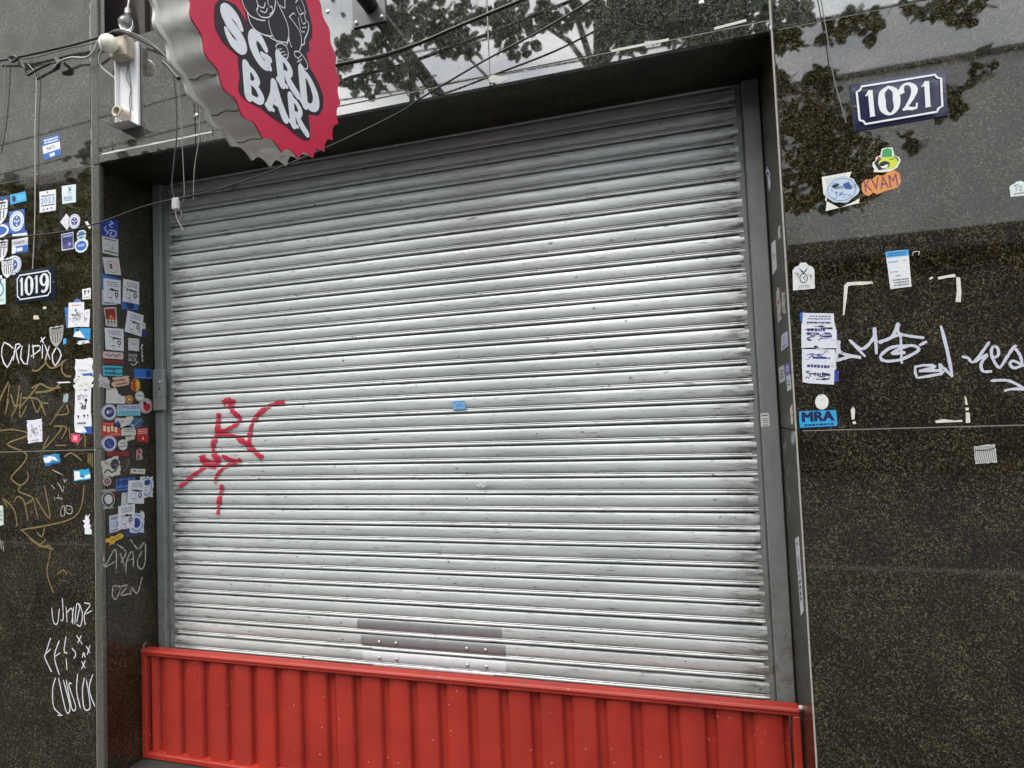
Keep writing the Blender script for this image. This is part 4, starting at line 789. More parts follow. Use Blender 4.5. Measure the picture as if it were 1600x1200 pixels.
S(PL, dq(214,817,11,15), (192,198,208), 'round blue crest peeking from behind the lowest flyer', torn(48,.05), [((34,52,140),'disc',.45,.5,.26,.26),(BLU,'ring',.45,.5,.42,.05)], layer=1)
S(PL, [(219,798),(224,799),(224,818),(220,817)], (196,198,194), 'small upright white scrap by the lowest crest', torn(49,.12), layer=2)
S(PL, [(170,806),(186,803),(186,829),(171,833)], (182,192,212), 'white and navy label left behind the lowest flyer', prints=[(NAVY,'rows',.12,.72,.9,.92,2),(NAVY,'line',[(.7,.6),(.85,.4),(.6,.3)],.06,1),(GRY,'ring',.35,.45,.13,.03),(NAVY,'rows',.1,.06,.9,.16,1)], layer=1)
flyer([(184,791),(210,787),(209,824),(184,828)], 'lowest white flyer on the left reveal', layer=3)
S(PL, [(161,841),(190,832),(195,839),(168,857)], (206,160,40), 'yellow ragged arrow sticker lowest on the left reveal', [(0,.6),(.2,.4),(.12,.1),(.3,.2),(.32,.0),(.5,.25),(.75,.15),(.9,.1),(1,.5),(.9,1),(.55,.8),(.4,1),(.3,.8),(.1,.9)], [((60,40,20),'line',[(.3,.4),(.4,.7),(.5,.35),(.6,.7),(.7,.4),(.85,.7)],.08)], layer=2)

# ---- right front wall
S(PF, [(1283,277),(1333,268),(1345,318),(1290,330)], (222,222,214), 'torn white sheet sticker split behind a blue round crest', [(.0,0),(.95,.02),(1,.16),(.75,.08),(.4,.0),(.1,.25),(.02,.3),(.05,.42),(.0,.5),(.02,1),(.95,1),(.82,.8),(.3,.62),(.1,.42)], [((170,170,160),'rows',.1,.78,.75,.93,3)])
S(PF, [(1287,280),(1338,272),(1344,313),(1291,321)], (188,204,220), 'blue and white round crest sticker torn across a white sheet', [(.5+.5*math.cos(a)*(1-.08*math.sin(5*a)), .5+.5*math.sin(a)*(1-.06*math.cos(7*a))) for a in [i*2*math.pi/28 for i in range(28)]], [((70,100,160),'ring',.5,.5,.42,.02),((70,104,168),'scrib',.2,.2,.75,.75,14),((50,80,150),'poly',[(.55,.7),(.75,.75),(.8,.45),(.6,.5)]),(NAVY,'text','CRUZ',.72,.5,.95,.62),(BLK,'poly',[(.2,.7),(.45,.74),(.4,.62),(.25,.6)])], layer=2)
S(PF, [(1361,234),(1404,228),(1409,266),(1364,271)], (226,226,216), 'die cut sticker of a round yellow grinning face in a green cap', [(.02,.05),(.3,.0),(.6,.0),(.85,.12),(.98,.35),(1,.42),(.95,.55),(.8,.62),(.78,.95),(.6,1),(.38,.97),(.32,.72),(.15,.66),(.12,.52),(.02,.45),(.0,.3),(.06,.18)], [(BLK,'poly',[(.06,.42),(.2,.58),(.85,.58),(.95,.42),(.7,.12),(.2,.1)]),((196,208,60),'disc',.56,.36,.34,.26),((60,150,90),'poly',[(.36,.62),(.4,.92),(.58,.97),(.74,.9),(.72,.58)]),((190,60,60),'disc',.25,.6,.06,.06),(BLK,'disc',.42,.3,.19,.15),(WHT,'poly',[(.27,.26),(.33,.16),(.5,.17),(.57,.3),(.45,.28),(.36,.24)]),(BLK,'line',[(.6,.52),(.72,.47),(.78,.52)],.03)])
S(PF, [(1343,278),(1404,265),(1410,297),(1348,308)], (216,140,66), 'orange outlined lettering sticker with purple letters below the yellow face', [(0,.35),(.03,.7),(.15,.85),(.3,.8),(.45,.95),(.6,.85),(.72,1),(.9,1),(1,.8),(1,.4),(.9,.15),(.6,.1),(.35,.0),(.28,.12),(.15,.0),(.05,.1)], [((112,56,92),'text','KVAM',.08,.22,.92,.84)])
S(PF, [(1576,287),(1606,280),(1606,305),(1579,308)], (214,222,220), 'white sticker with a teal mark cut by the right edge', 'dome', [((70,150,160),'text','Tz',.2,.35,.7,.8),(GRY,'rows',.15,.1,.9,.25,1)])
S(PF, [(1383,394),(1419,390),(1424,448),(1391,452)], (222,224,226), 'white ticket sticker with a blue header on the right wall', prints=[((70,160,215),'rect',0,.84,1,1),((30,90,150),'rows',.08,.86,.9,.97,2),((70,160,215),'rows',.06,.68,.55,.75,1),(GRY,'rows',.7,.7,.9,.74,1),(GRY,'rows',.08,.42,.45,.47,1),((90,120,140),'rows',.3,.3,.6,.36,1),(GRY,'rows',.15,.05,.9,.26,3)])
S(PF, [(1238,411),(1272,410),(1273,451),(1239,454)], (216,218,220), 'white dome topped crest sticker with a black eagle on the right wall', 'dome', [(BLK,'poly',[(.25,.86),(.4,.72),(.48,.7),(.5,.62),(.56,.7),(.75,.86),(.6,.66),(.5,.58),(.4,.66)]),(BLK,'ring',.5,.42,.17,.03),(BLK,'scrib',.42,.34,.58,.5,4),(BLK,'text','OTTO',.28,.06,.76,.16),((90,90,95),'scrib',.1,.3,.3,.7,4),((90,90,95),'scrib',.72,.3,.92,.7,4)])
S(PF, [(1302,519),(1309,523),(1309,538),(1302,536)], (44,56,160), 'blue scrap beside the upper scribbled sheet on the right wall', layer=0)
S(PF, [(1302,578),(1311,580),(1310,596),(1301,597)], (44,56,160), 'blue scrap beside the lower scribbled sheet on the right wall', torn(51,.06), layer=0)
S(PF, [(1250,488),(1258,487),(1258,504),(1251,503)], (60,100,170), 'blue sliver behind the top left of the scribbled sheets', torn(52,.08), layer=0)
INKS = (52, 50, 112)
S(PF, [(1254.5,489),(1305,490),(1307,544),(1252,544)], (218,220,230), 'upper of two white sheets covered in blue black scribbles on the right wall', [(0,0),(.3,.02),(.5,-.02),(.8,.0),(1,.0),(1.02,.5),(.96,.75),(.95,1),(0,1),(.0,.72),(-.03,.7)], [(GRY,'rows',.15,.8,.85,.95,2),(INKS,'rows',.1,.68,.85,.78,1),(INKS,'rows',.12,.45,.7,.6,1),(INKS,'scrib',.15,.2,.85,.45,16),(BLK,'scrib',.1,.5,.9,.65,6),(BLK,'scrib',.25,.0,.5,.1,4)], layer=1)
S(PF, [(1253,545.5),(1304,546),(1303,601),(1254,597)], (218,220,230), 'lower of two white sheets covered in blue black scribbles on the right wall', [(0,0),(.2,-.02),(1,0),(1.0,.4),(1.06,.45),(1.05,.6),(1,1),(0,1),(-.01,.5)], [(INKS,'scrib',.1,.7,.85,.95,9),((40,60,140),'rect',.32,.72,.75,.78),(INKS,'rows',.12,.42,.85,.58,1),(BLK,'scrib',.1,.08,.85,.35,14),(INKS,'rows',.3,.2,.85,.34,1)], layer=1)
S(PF, dq(1284,628,10.5,12), (226,226,222), 'blank white round sticker above the cyan gothic letter sticker', 'disc')
S(PF, [(1248.5,643),(1306,640.5),(1308,666),(1250,669)], (44,160,214), 'cyan sticker with dark gothic letters just above the right wall joint', prints=[((16,24,70),'btext','MRA',.08,.36,.92,.94),((18,50,110),'rows',.08,.06,.92,.26,1),((14,50,120),'line',[(.0,.01),(1,.01)],.04)])
S(PF, [(1522,697),(1554,694),(1558,722),(1524,725)], (196,198,196), 'scratched white square sticker below the right wall joint', torn(53,.03), [((70,68,64),'line',[(.05+.09*i,.95),(.02+.1*i,.5),(.1+.09*i,.05)],.03,1) for i in range(10)]+[((60,58,54),'line',[(.0,.78),(.5,.72),(1,.8)],.05,1)])
T_ = 'leftover tape corners of a missing poster'
def tape(polys, label):
    b = MB()
    for pts in polys: b.poly(PF, [PF.px(*p) for p in pts], .0009, .0007)
    b.build('tape_scrap', paper((218, 214, 202), .7), None, label, 'tape', T_)
tape([[(1319,446),(1324,441),(1345,440),(1363,440),(1364,443),(1350,445),(1330,446),(1325,447),(1323,465),(1319,493),(1317,492),(1318,465)]], 'cream tape corner left at the upper left of a missing poster on the right wall')
tape([[(1465,433),(1480,430),(1492,428),(1493,433),(1480,434),(1466,437)], [(1451,435),(1456,432),(1458,435),(1453,437)], [(1494,433),(1500,434),(1502,455),(1501,472),(1493,472),(1495,455)]], 'cream tape corner left at the upper right of a missing poster on the right wall')
tape([[(1329,640),(1333,635),(1336,640),(1335,655),(1331,656)], [(1332,659),(1336,658),(1338,662),(1333,663)]], 'cream tape stub left at the lower left of a missing poster on the right wall')
tape([[(1461,657),(1475,655),(1490,657),(1503,656),(1504,659),(1480,660),(1462,661)], [(1507,618),(1510,622),(1512,633),(1508,632)], [(1509,644),(1515,645),(1516,660),(1509,661)], [(1508,637),(1514,637),(1513,641),(1509,642)]], 'cream tape corner left at the lower right of a missing poster on the right wall')

# ---- right reveal
S(PR, [(1197,264),(1200,262),(1203,274),(1198,275)], (196,200,216), 'torn white and navy scrap highest on the right reveal', torn(60,.15), [(NAVY,'poly',[(.1,.1),(.9,.3),(.6,.6)])])
S(PR, [(1199,272),(1203,270),(1204,294),(1202,299)], (200,202,210), 'long torn white shard under the highest scrap on the right reveal', torn(61,.1))
S(PR, [(1205.5,381),(1212,374),(1214,420),(1208,430)], (196,200,202), 'tall pale sticker with a dark squiggle on the right reveal', prints=[(BLK,'line',[(.3,.6),(.7,.55),(.4,.45),(.7,.38)],.03,1)])
S(PR, [(1216,358),(1219,351),(1220,370),(1217,374)], (186,186,180), 'thin torn white sliver on the edge of the right reveal', torn(62,.14))
S(PR, [(1213,455),(1218,450),(1221,500),(1216,505)], (170,164,160), 'weathered strip with a red trace on the right reveal', torn(63,.08), [((150,60,60),'disc',.5,.6,.3,.06),((80,80,80),'scrib',.1,.1,.9,.5,5)])
S(PR, [(1222,458),(1226,456),(1228,490),(1223,492)], (160,160,160), 'narrow grey scraped sticker beside the weathered strip on the right reveal', torn(64,.1), [((70,70,70),'scrib',.1,.1,.9,.9,6)])
S(PR, [(1222,523),(1231,517),(1232,540),(1221,549)], (180,182,200), 'pale lilac sticker with a ring on the right reveal', prints=[((90,70,140),'rows',.1,.08,.9,.25,1),((100,100,130),'ring',.5,.6,.2,.04)])
S(PR, [(1217,575),(1225,570),(1227,595),(1219,599)], (176,182,180), 'grey green label left of a pair on the right reveal', prints=[((80,90,90),'rows',.15,.2,.85,.8,3)])
S(PR, [(1227,570),(1234,566),(1235,584),(1228,588)], (110,96,170), 'violet label of the pair on the right reveal', prints=[((200,200,215),'rows',.15,.3,.85,.8,2)])
S(PR, [(1229,588),(1235,585),(1237,608),(1231,612)], (180,200,205), 'pale cyan label under the violet one on the right reveal', prints=[((80,110,120),'rows',.15,.3,.85,.7,2)])
S(PR, [(1235,640),(1238,634),(1240,660),(1237,664)], (196,196,190), 'thin cream scrap just above the joint of the right reveal', torn(65,.12))
S(PR, dq(1240,684,3.5,11), (150,154,156), 'faded grey oval sticker just below the joint of the right reveal', 'disc', [((80,84,86),'ring',.5,.5,.4,.05)])
S(PR, [(1243,842),(1248.5,838),(1256,955),(1252,962)], (200,204,208), 'long white label low on the right reveal', prints=[((60,70,80),'disc',.5,.92,.2,.02),((90,90,95),'rows',.2,.55,.8,.75,5),(BLK,'rows',.2,.15,.8,.45,4),((90,90,95),'line',[(.0,.5),(1,.5)],.012)])
PPOST = Plane(1, REV, -1)
S(PPOST, [(1188,646),(1201,645),(1203,666),(1189,667)], (206,208,204), 'small white notice on the right shutter post', prints=[(BLK,'rows',.15,.74,.85,.92,1),(GRY,'rows',.15,.25,.85,.65,3),(BLK,'rows',.2,.06,.85,.16,1)])
S(Plane(1, SH_Y-.010, -1), [(706.5,627.5),(726,626),(727.5,639),(708,640.5)], (120,180,225), 'small light blue sticker in the middle of the shutter', prints=[((60,120,180),'line',[(.05,.92),(.95,.92)],.08),((70,130,190),'rows',.2,.3,.8,.7,2)])

# ---- graffiti, painted on the wall and shutter: parts of them
def marker(name, col, rough, thr, sc):
    def f(t, b, o):
        v = tcoord(t); b.inputs['Base Color'].default_value = (*lin(col), 1); b.inputs['Roughness'].default_value = rough
        a = tramp(t, tnoise(t, v, sc, 4, .7), [(thr-.06, 0.0), (thr+.06, 1.0)]); t.links.new(a, b.inputs['Alpha'])
    return mat(name, f)
M_WTAG = marker('white_marker', (206, 206, 214), .5, .37, 60); M_FTAG = marker('thin_marker', (176, 174, 166), .55, .42, 70)
M_OTAG = marker('scratched_ochre', (116, 101, 62), .6, .36, 40); M_STAG = marker('silver_marker', (196, 198, 212), .4, .33, 40)
_go = [0]
def graffiti(P, strokes, ox, oy, s, wpx, m, label, parent=wall, smooth=True, taper=True):
    b = MB()
    for st in strokes:
        pts = [P.px(ox+x/s, oy+y/s) for x, y in st]; sp = smooth_path(pts, 6) if smooth and len(pts) > 2 else smooth_path(pts, 2)
        _go[0] += 1; n = len(sp)
        c0 = P.px(ox+st[0][0]/s, oy+st[0][1]/s); c1 = P.px(ox+st[0][0]/s, oy+st[0][1]/s+1); sc = math.hypot(c1[0]-c0[0], c1[1]-c0[1])
        ww = [wpx*sc*random.uniform(.8, 1.15)*(.7 if taper and i in (0, n-1) else 1) for i in range(n)]
        b.ribbon(P, sp, ww, .00035+(_go[0] % 40)*.00001, step=2e-7)
    return b.build('graffiti', m, parent, label)
graffiti(PF, [[(125,625),(40,570),(15,690),(68,805),(120,700)],[(125,740),(150,590),(195,600),(150,650),(180,770)],[(210,600),(195,720),(255,775),(275,590)],[(310,590),(315,720)],[(300,610),(365,600),(375,640),(290,700)],[(400,590),(395,720)],[(385,520),(410,580)],[(380,565),(425,520)],[(420,590),(470,730)],[(465,600),(425,730)],[(535,610),(490,690),(515,790),(575,690),(540,620)]], 0, 440, 6, 2.6, M_WTAG, 'white scrawl reading CRUPIXO', smooth=False)
graffiti(PF, [[(80,940),(20,1060),(0,1120)],[(90,960),(60,1200)],[(185,970),(150,1170),(100,1050)],[(200,1040),(190,1200)],[(380,950),(190,1180)],[(210,1090),(350,1100),(400,1190)],[(300,1000),(380,960),(470,1000),(570,990)],[(330,1040),(480,1020),(560,960)],[(300,830),(350,835),(420,770),(440,700)],[(430,760),(480,810),(560,780),(620,730)],[(590,740),(580,830),(620,885),(670,885)]], 0, 440, 6, 3.0, M_OTAG, 'ochre scratched tag in tall strokes')
graffiti(PF, [[(0,265),(100,255),(210,280),(200,310),(60,370),(200,440),(190,510),(110,600),(90,640),(160,690),(220,640),(210,580)],[(160,700),(150,740),(260,790),(200,840)],[(20,790),(110,880),(135,1010)],[(20,800),(60,860)],[(110,820),(140,780),(190,820),(220,970)],[(260,790),(300,960)],[(280,790),(390,950),(350,700)],[(160,1040),(580,940),(660,690)],[(170,1040),(300,1150),(420,1190)],[(380,310),(340,410),(480,250),(420,230),(520,240),(480,330)],[(430,380),(520,380)],[(540,240),(550,330)],[(90,155),(150,60),(160,160),(210,70)],[(360,150),(330,60),(380,50)],[(390,220),(510,40)],[(520,60),(530,130),(430,140)],[(600,380),(660,300),(665,400)],[(500,470),(560,440),(640,500)],[(690,440),(690,520)],[(705,440),(705,540)],[(720,440),(722,545)],[(290,1060),(330,1090),(350,1010)],[(40,140),(70,20)],[(250,20),(290,120),(330,30)]], 0, 620, 5, 2.4, M_OTAG, 'long looping ochre scratched tags')
graffiti(PF, [[(150,0),(210,45),(265,50),(245,180),(280,290)],[(200,45),(240,10)],[(300,190),(330,170),(350,190)]], 0, 840, 3.335, 2.2, M_OTAG, 'single ochre drip line')
graffiti(PF, [[(410,570),(490,610)],[(400,690),(430,720)],[(450,670),(470,700),(490,740),(500,700)],[(500,640),(505,670)],[(520,640),(515,665)],[(425,780),(430,810)],[(440,790),(470,790),(490,800)],[(480,870),(500,850),(505,920),(480,930),(475,880)],[(515,850),(560,860),(560,910),(520,905),(515,855)],[(530,880),(550,880)],[(455,760),(462,800)]], 0, 620, 5, 1.3, M_FTAG, 'faint white scratched marks')
graffiti(PF, [[(270,365),(280,440),(300,445),(310,370)],[(325,315),(330,420),(315,430)],[(345,360),(350,440)],[(350,390),(375,370),(380,450)],[(385,360),(375,440)],[(390,450),(400,350),(415,360),(400,440)],[(415,345),(430,400),(420,460),(400,450)],[(440,340),(470,350),(440,400),(445,455)],[(445,400),(480,380)]], 0, 840, 3.335, 1.8, M_WTAG, 'white looping scrawl near the wall corner')
graffiti(PF, [[(265,520),(240,600),(235,625),(270,700)],[(240,605),(265,580)],[(310,535),(285,620),(310,715)],[(285,620),(315,600)],[(345,515),(335,590),(352,600)],[(345,630),(350,690)],[(400,510),(430,555)],[(425,510),(405,550)],[(450,565),(470,600)],[(470,560),(455,610)],[(375,575),(395,605),(385,630)],[(430,625),(437,600),(445,625)],[(425,645),(445,680)],[(445,640),(425,685)]], 0, 840, 3.335, 2.1, M_WTAG, 'white jagged letters and small crosses')
graffiti(PF, [[(290,730),(275,790),(280,880),(315,920)],[(305,730),(345,905),(365,880),(330,740)],[(345,740),(375,890),(395,880),(360,770),(375,760)],[(405,710),(400,800),(420,890)],[(440,730),(430,800),(440,890),(470,880),(450,740)],[(485,710),(465,790),(495,880)],[(300,925),(325,925)]], 0, 840, 3.335, 2.1, M_WTAG, 'white tall cramped letters lowest on the wall')
graffiti(PF, [[(3,12),(8,60)],[(14,20),(20,70)]], 0, 840, 3.335, 1.8, M_FTAG, 'white stroke at the left edge')
graffiti(PL, [[(540,85),(545,150),(590,70),(605,80),(605,185)],[(545,155),(600,125)],[(610,35),(655,75),(630,130)],[(625,80),(650,150)],[(655,190),(660,120),(690,70),(695,150)],[(660,120),(695,110)],[(680,10),(720,60),(755,25),(755,130),(735,165),(715,130),(740,70)]], 0, 840, 3.335, 2.0, M_FTAG, 'white spidery tag low on the left reveal')
graffiti(PL, [[(590,250),(585,300),(605,320),(625,260),(590,250)],[(630,255),(665,250),(630,300),(680,290)],[(680,300),(685,260),(715,290),(740,205)]], 0, 840, 3.335, 2.0, M_FTAG, 'white letters OZN low on the left reveal')
graffiti(PL, [[(222.5,538),(220.5,544),(223,547)],[(221,549),(223,552)],[(220.5,553),(223,556),(221,559)],[(222,560),(223,565)]], 0, 0, 1, 1.6, M_WTAG, 'white vertical script by the lock box')
graffiti(PF, [[(475,680),(490,570),(500,640),(620,670)],[(470,690),(560,665),(620,672)],[(550,565),(645,665)],[(555,570),(625,620),(690,560),(700,495),(710,650)],[(720,580),(800,550),(838,470),(846,530),(990,555)],[(725,585),(830,540),(850,545)],[(852,540),(858,705)],[(880,640),(800,645),(900,600),(955,615),(940,640),(850,682),(760,690),(735,660),(800,610),(900,602)],[(960,600),(1005,575)]], 1180, 380, 3.75, 4.6, M_STAG, 'silver sweeping tag with a crossed S')
graffiti(PF, [[(165,555),(150,465),(285,455),(290,475),(178,497),(345,494),(350,520),(168,552)],[(355,530),(340,440)],[(340,440),(440,545)],[(440,545),(400,340),(350,145)]], 1400, 480, 5, 4.6, M_STAG, 'silver letters BN', smooth=False)
graffiti(PF, [[(515,385),(560,395),(610,425),(730,270)],[(610,430),(710,370),(665,440),(680,500),(750,500)],[(760,400),(800,370),(790,315),(755,310),(745,360),(770,430),(810,470),(860,400),(920,310),(940,310)],[(930,320),(970,380),(980,450),(920,475),(890,440),(920,420),(1000,460)]], 1400, 480, 5, 4.2, M_STAG, 'silver cursive tag cut by the right edge')
graffiti(PF, [[(740,575),(850,570),(920,590),(1040,660)],[(845,655),(900,640),(1030,640)]], 1400, 480, 5, 4.2, M_STAG, 'silver arrow under the cursive tag')
graffiti(PF, [[(1426,400),(1427,394),(1436,393),(1435,399)]], 0, 0, 1, 1.4, M_FTAG, 'tiny white scratch by the ticket sticker')
graffiti(PR, [[(1224,700),(1228,690),(1226,710)],[(1225,720),(1230,740),(1233,730)],[(1229,770),(1234,780),(1232,800)],[(1231,760),(1236,790)]], 0, 0, 1, 1.4, M_FTAG, 'faint white scratches on the right reveal')
# red scrawl lying on the slat faces
def slat_y(z):
    for i in range(len(zs)-1):
        if zs[i] >= z > zs[i+1]:
            f = (zs[i]-z)/(zs[i]-zs[i+1])
            if f < .012 or f > .912 or .63 < f < .668: return None
            if f <= .64: return SH_Y+.002-.0080*(math.sin(math.pi*(.06+.88*f/.644))**.45)
            if f < .765: return SH_Y-.0035
            return SH_Y-.005
    return None
def spray(strokes, label, m, wpx=10.5):
    b = MB(); PQ = Plane(1, SH_Y-.006, -1)
    for k, (st, w_) in enumerate(strokes):
        pts = [PQ.px(240+x/4.285, 550+y/4.285) for x, y in st]; sp = smooth_path(pts, 80)
        sc = abs(PQ.px(300, 600)[1]-PQ.px(300, 601)[1]); n = len(sp)
        for i in range(n-1):
            a = Vector(sp[max(i-1, 0)]); c = Vector(sp[min(i+2, n-1)]); d = (c-a).normalized(); nn = Vector((-d.y, d.x))*w_*wpx*sc/2*(.82+.5*noise.noise((i*.04, k*3.1, 0)))
            J_ = 16
            for j in range(J_):
                cs = [Vector(sp[i])+nn*(2*j/J_-1), Vector(sp[i])+nn*(2*(j+1)/J_-1), Vector(sp[i+1])+nn*(2*(j+1)/J_-1), Vector(sp[i+1])+nn*(2*j/J_-1)]
                ys = [slat_y(p.y) for p in cs]
                if None in ys: continue
                b.add([(p.x, y-.0036-k*.00012-i*6e-7, p.y) for p, y in zip(cs, ys)], [(0, 1, 2, 3)])
    return b.build('graffiti', m, shutter, label)
def redpaint(t, b, o):
    v = tcoord(t); b.inputs['Base Color'].default_value = (.45, .018, .05, 1); b.inputs['Roughness'].default_value = .5
    a = tramp(t, tnoise(t, v, 45, 4, .75), [(.25, .45), (.5, 1.0)]); t.links.new(a, b.inputs['Alpha'])
spray([([(465,345),(500,325),(545,345)], 1.2), ([(500,355),(545,410),(590,450)], .9), ([(590,450),(530,500),(430,545)], .75), ([(440,410),(425,540),(405,600),(400,650),(430,750)], 1.0), ([(420,540),(560,570),(650,640),(730,710)], 1.0), ([(720,400),(665,470),(645,560),(640,630)], .9), ([(880,335),(800,350),(720,400)], .8), ([(320,690),(345,750),(430,750),(435,690)], 1.0), ([(325,705),(370,745),(420,755)], 1.3), ([(350,765),(250,840),(175,905)], .7), ([(460,695),(530,725),(590,725)], .75), ([(590,725),(480,770),(430,820),(410,875)], .6), ([(460,885),(455,930),(440,1000),(435,1085)], .8)], 'red felt-like scrawl', mat('red_spray', redpaint))
_w = MB(); PQ = Plane(1, SH_Y-.0115, -1)
for st in ([(748,752),(752,757),(756,762)], [(752,752),(758,756),(757,760)], [(745,757),(750,760)]): _w.ribbon(PQ, smooth_path([PQ.px(*p) for p in st], 4), .006, .001)
_w.build('paint_scuff', paper((225, 226, 228)), shutter)

# ================================================================== ACROSS THE STREET (mirrored in the polish)
def leafmat(t, b, o):
    oi = tcoord(t); c = tramp(t, tnoise(t, oi, 3.5, 3), [(.3, (.022, .042, .014)), (.7, (.05, .085, .028))])
    t.links.new(c, b.inputs['Base Color']); b.inputs['Roughness'].default_value = .5
M_LEAF = mat('leaf_green', leafmat); M_BARK = flat('grey_bark', (.11, .095, .08), .9, var=.3)
rl = random.Random(3)
def leaf(b, p, s):
    d = Vector((rl.gauss(0, 1), rl.gauss(0, 1), rl.gauss(-.2, .6))).normalized(); a = d.orthogonal().normalized(); a = (Matrix.Rotation(rl.uniform(0, 6.28), 3, d) @ a); c = d.cross(a)
    L_, W_ = s, s*.42
    pts = [p, p+d*L_*.3+a*W_*.85+c*.1*W_, p+d*L_*.7+a*W_*.8+c*.1*W_, p+d*L_, p+d*L_*.7-a*W_*.8+c*.1*W_, p+d*L_*.3-a*W_*.85+c*.1*W_]
    b.add(pts, [(0, 1, 2, 3), (0, 3, 4, 5)])
def mir(px, py, d):                  # where the polished face at this spot looks, d metres in front of the wall
    p = hit(px, py, 1, d); return Vector((p.x, -p.y, p.z))
def tree(label, base, top, crown_pts, leafs, r0=.14, limbs=8, name='street_tree'):
    t = thing(name, base, label, 'tree'); bx = Vector(base); tp = Vector(top)
    b = MB(); tr = [bx+(tp-bx)*k/6+Vector((rl.uniform(-.06, .06), rl.uniform(-.06, .06), 0))*(k > 0) for k in range(7)]
    b.tube(tr, [r0*(1-.1*k) for k in range(7)], 9)
    for k in range(limbs):
        e = crown_pts[rl.randrange(len(crown_pts))]; s_ = tr[rl.randrange(4, 7)]; mid = (s_+e)/2+Vector((0, 0, .25))
        b.tube([s_, (s_+mid)/2+Vector((0, 0, .1)), mid, e], [r0*.22, r0*.17, r0*.11, .008], 6)
    b.build('trunk', M_BARK, t)
    b = MB()
    for p in crown_pts: leaf(b, p, leafs*rl.uniform(.7, 1.25))
    b.build('crown', M_LEAF, t, kind='stuff')
    return t
pts = []
def blob(cx, cy, rx, ry, n, d0=2.9, d1=3.7):
    for _ in range(n):
        a, r_ = rl.uniform(0, 6.283), math.sqrt(rl.random())
        pts.append(mir(cx+rx*r_*math.cos(a), cy+ry*r_*math.sin(a), rl.uniform(d0, d1)))
for e in ((575, 95, 55, 55, 150), (625, 35, 38, 42, 120), (700, 20, 42, 38, 100), (705, 62, 30, 24, 60), (640, 120, 34, 26, 60), (690, 55, 40, 14, 45), (800, 55, 34, 36, 70), (775, 30, 30, 30, 60), (830, 20, 40, 16, 40), (865, 25, 26, 20, 40), (922, 12, 20, 14, 30), (740, 80, 12, 10, 14),
          (1010, 10, 60, 46, 330), (1080, 20, 70, 50, 330), (1150, 10, 60, 50, 260), (985, 50, 30, 30, 90), (955, 25, 16, 40, 40),
          (1228, 20, 38, 24, 90), (1222, 66, 26, 14, 50), (1330, 30, 30, 14, 36), (1300, 50, 14, 12, 18), (1357, 40, 10, 12, 14), (1440, 15, 60, 10, 20), (1467, 12, 8, 14, 12), (1510, 8, 40, 8, 30), (1508, 24, 12, 8, 10), (1527, 80, 6, 9, 4), (1515, 104, 6, 5, 3), (1540, 112, 13, 13, 9),
          (1222, 122, 20, 10, 20), (1287, 118, 22, 14, 34), (1250, 150, 60, 26, 70), (1240, 210, 50, 40, 130), (1300, 200, 50, 40, 100), (1340, 240, 50, 40, 100), (1290, 290, 80, 40, 200), (1485, 150, 8, 30, 16), (1480, 170, 14, 10, 8), (1420, 225, 20, 16, 14)):
    blob(*e)
# the rest of the crown, above what the wall mirrors
for _ in range(1500):
    pts.append(Vector((rl.gauss(2.2, 1.7), rl.uniform(-4.6, -2.6), rl.uniform(6.2, 8.0))))
tree('round leaved street tree arching over the pavement behind the viewer', (1.7, -3.6, 0), (1.9, -3.4, 4.6), pts, .115, .15, 14)
def crown(c, rx, ry, rz, n): 
    o = []
    for _ in range(n):
        v = Vector((rl.gauss(0, 1), rl.gauss(0, 1), rl.gauss(0, 1))).normalized(); k = rl.uniform(.55, 1.0)
        o.append(Vector(c)+Vector((v.x*rx, v.y*ry, v.z*rz))*k)
    return o
def big_crown(c, r_, n):
    o = []
    for _ in range(16):
        v = Vector((rl.gauss(0, 1), rl.gauss(0, 1), rl.gauss(0, 1))).normalized()
        cc = Vector(c)+Vector((v.x*r_*.65, v.y*r_*.6, v.z*r_*.5)); o += crown(cc, r_*.45, r_*.45, r_*.38, n//16)
    return o
tree('dense street tree to the left along the kerb', (-3.2, -3.5, 0), (-3.2, -3.5, 3.2), big_crown((-3.2, -4.0, 3.5), 1.9, 4200), .16, .17)
tree('tall dense tree further left down the street', (-8.5, -5.2, 0), (-8.5, -5.2, 3.6), big_crown((-8.5, -5.6, 3.9), 2.6, 4600), .26, .22)
tree('dark bushy tree across the street opposite the shutter', (-1.5, -13.2, 0), (-1.5, -13.2, 4.0), big_crown((-1.5, -13.2, 4.0), 3.0, 4500), .26, .2)
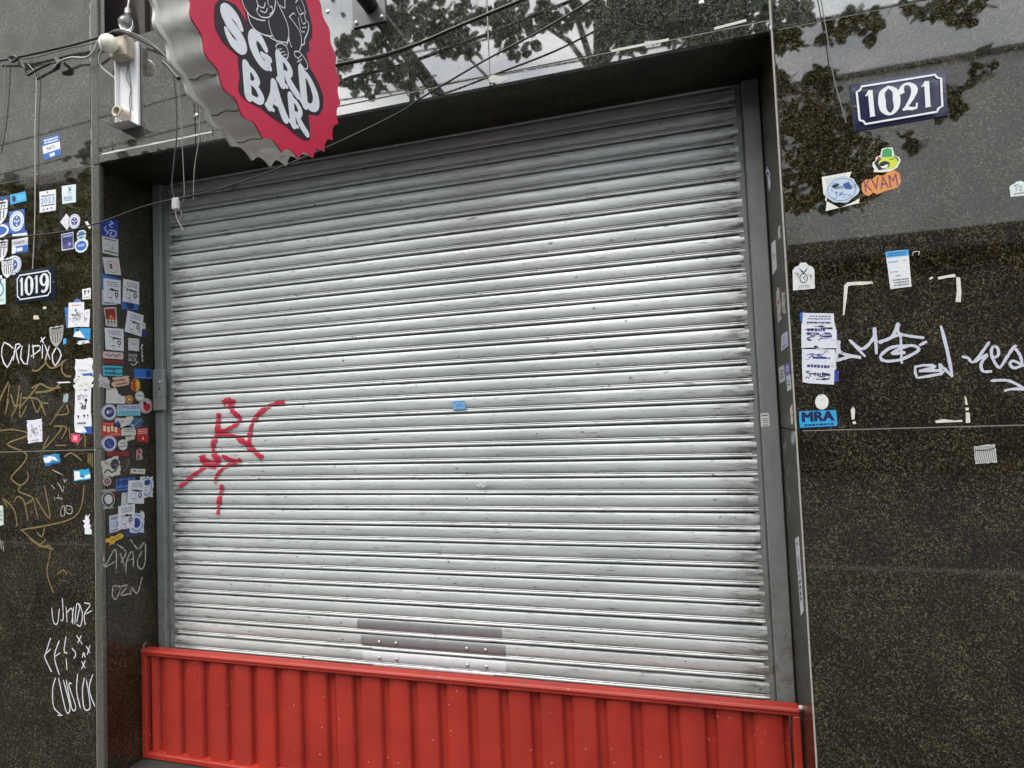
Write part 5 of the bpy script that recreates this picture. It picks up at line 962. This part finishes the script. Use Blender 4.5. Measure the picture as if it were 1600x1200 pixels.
# pale building opposite on the right, its top edge mirrored above the 1021 plate
BD = 15.2
pt = mir(1340, 120, BD); topz = pt.z; xl = mir(1215, 200, BD).x
M_CONC = flat('pale_render', (.74, .75, .745), .85, var=.34, vscale=.9); M_SHADE = flat('dark_shopfront', (.03, .03, .032), .3); M_PANE = flat('window_pane', (.03, .035, .04), .08)
base_z = mir(1450, 372, BD).z
bl = thing('office_building', ((xl+20)/2, -BD, 0), 'plain pale rendered building across the street', 'building')
b = MB(); b.box((xl, -BD-8, base_z), (xl+26, -BD, topz)); b.build('wall', M_CONC, bl)
b = MB(); b.box((xl, -BD-8, topz+.002), (xl+26, -BD+.08, topz+.12)); b.build('parapet', flat('parapet_shade', (.16, .16, .16), .8), bl)
b = MB(); b.box((xl-2, -BD-6, -.05), (xl+26, -BD-.6, base_z)); b.build('shopfront', M_SHADE, bl)
b = MB(); b.box((xl-2, -BD-1, base_z-.5), (xl+26, -BD+.9, base_z-.02)); b.build('awning', M_SHADE, bl)
b3 = thing('tower_block', (-26, -BD, 0), 'tall grey block across the street far to the left', 'building')
b = MB(); b.box((-40.3, -BD-8.2, -.05), (-14.5, -BD+.2, 11.2)); b.build('podium', M_SHADE, b3)
b = MB(); b.box((-40, -BD-8, 11.21), (-14.6, -BD-.1, 24)); b.build('wall', flat('grey_render', (.42, .41, .38), .85, var=.45, vscale=.5), b3)
b2 = thing('old_building', (xl-9, -BD, 0), 'low brown building across the street behind the trees', 'building')
b = MB(); b.box((-14.4, -BD-8, -.05), (xl-2.2, -BD-.2, 8.2)); b.build('wall', flat('brown_render', (.07, .06, .05), .85, var=.3, vscale=2), b2)
for k in range(5):
    b = MB(); x_ = -13.8+k*3.4; b.box((x_, -BD-.3, 3.9), (x_+1.3, -BD-.17, 5.5)); b.build('window', M_PANE, b2)
    b = MB(); b.box((x_-.3, -BD-.3, .1), (x_+1.9, -BD-.16, 2.7)); b.build('door', M_SHADE, b2)
for k, (h, yy) in enumerate(((7.2, -6.0), (6.7, -6.1))):
    b = MB(); b.tube([(-30+i*5, yy, h-.35*math.sin(math.pi*((i*5) % 25)/25)) for i in range(13)], .014, 5); b.build('power_line', M_BLACK, None, ('upper' if k == 0 else 'lower')+' overhead line along the street', 'power line')
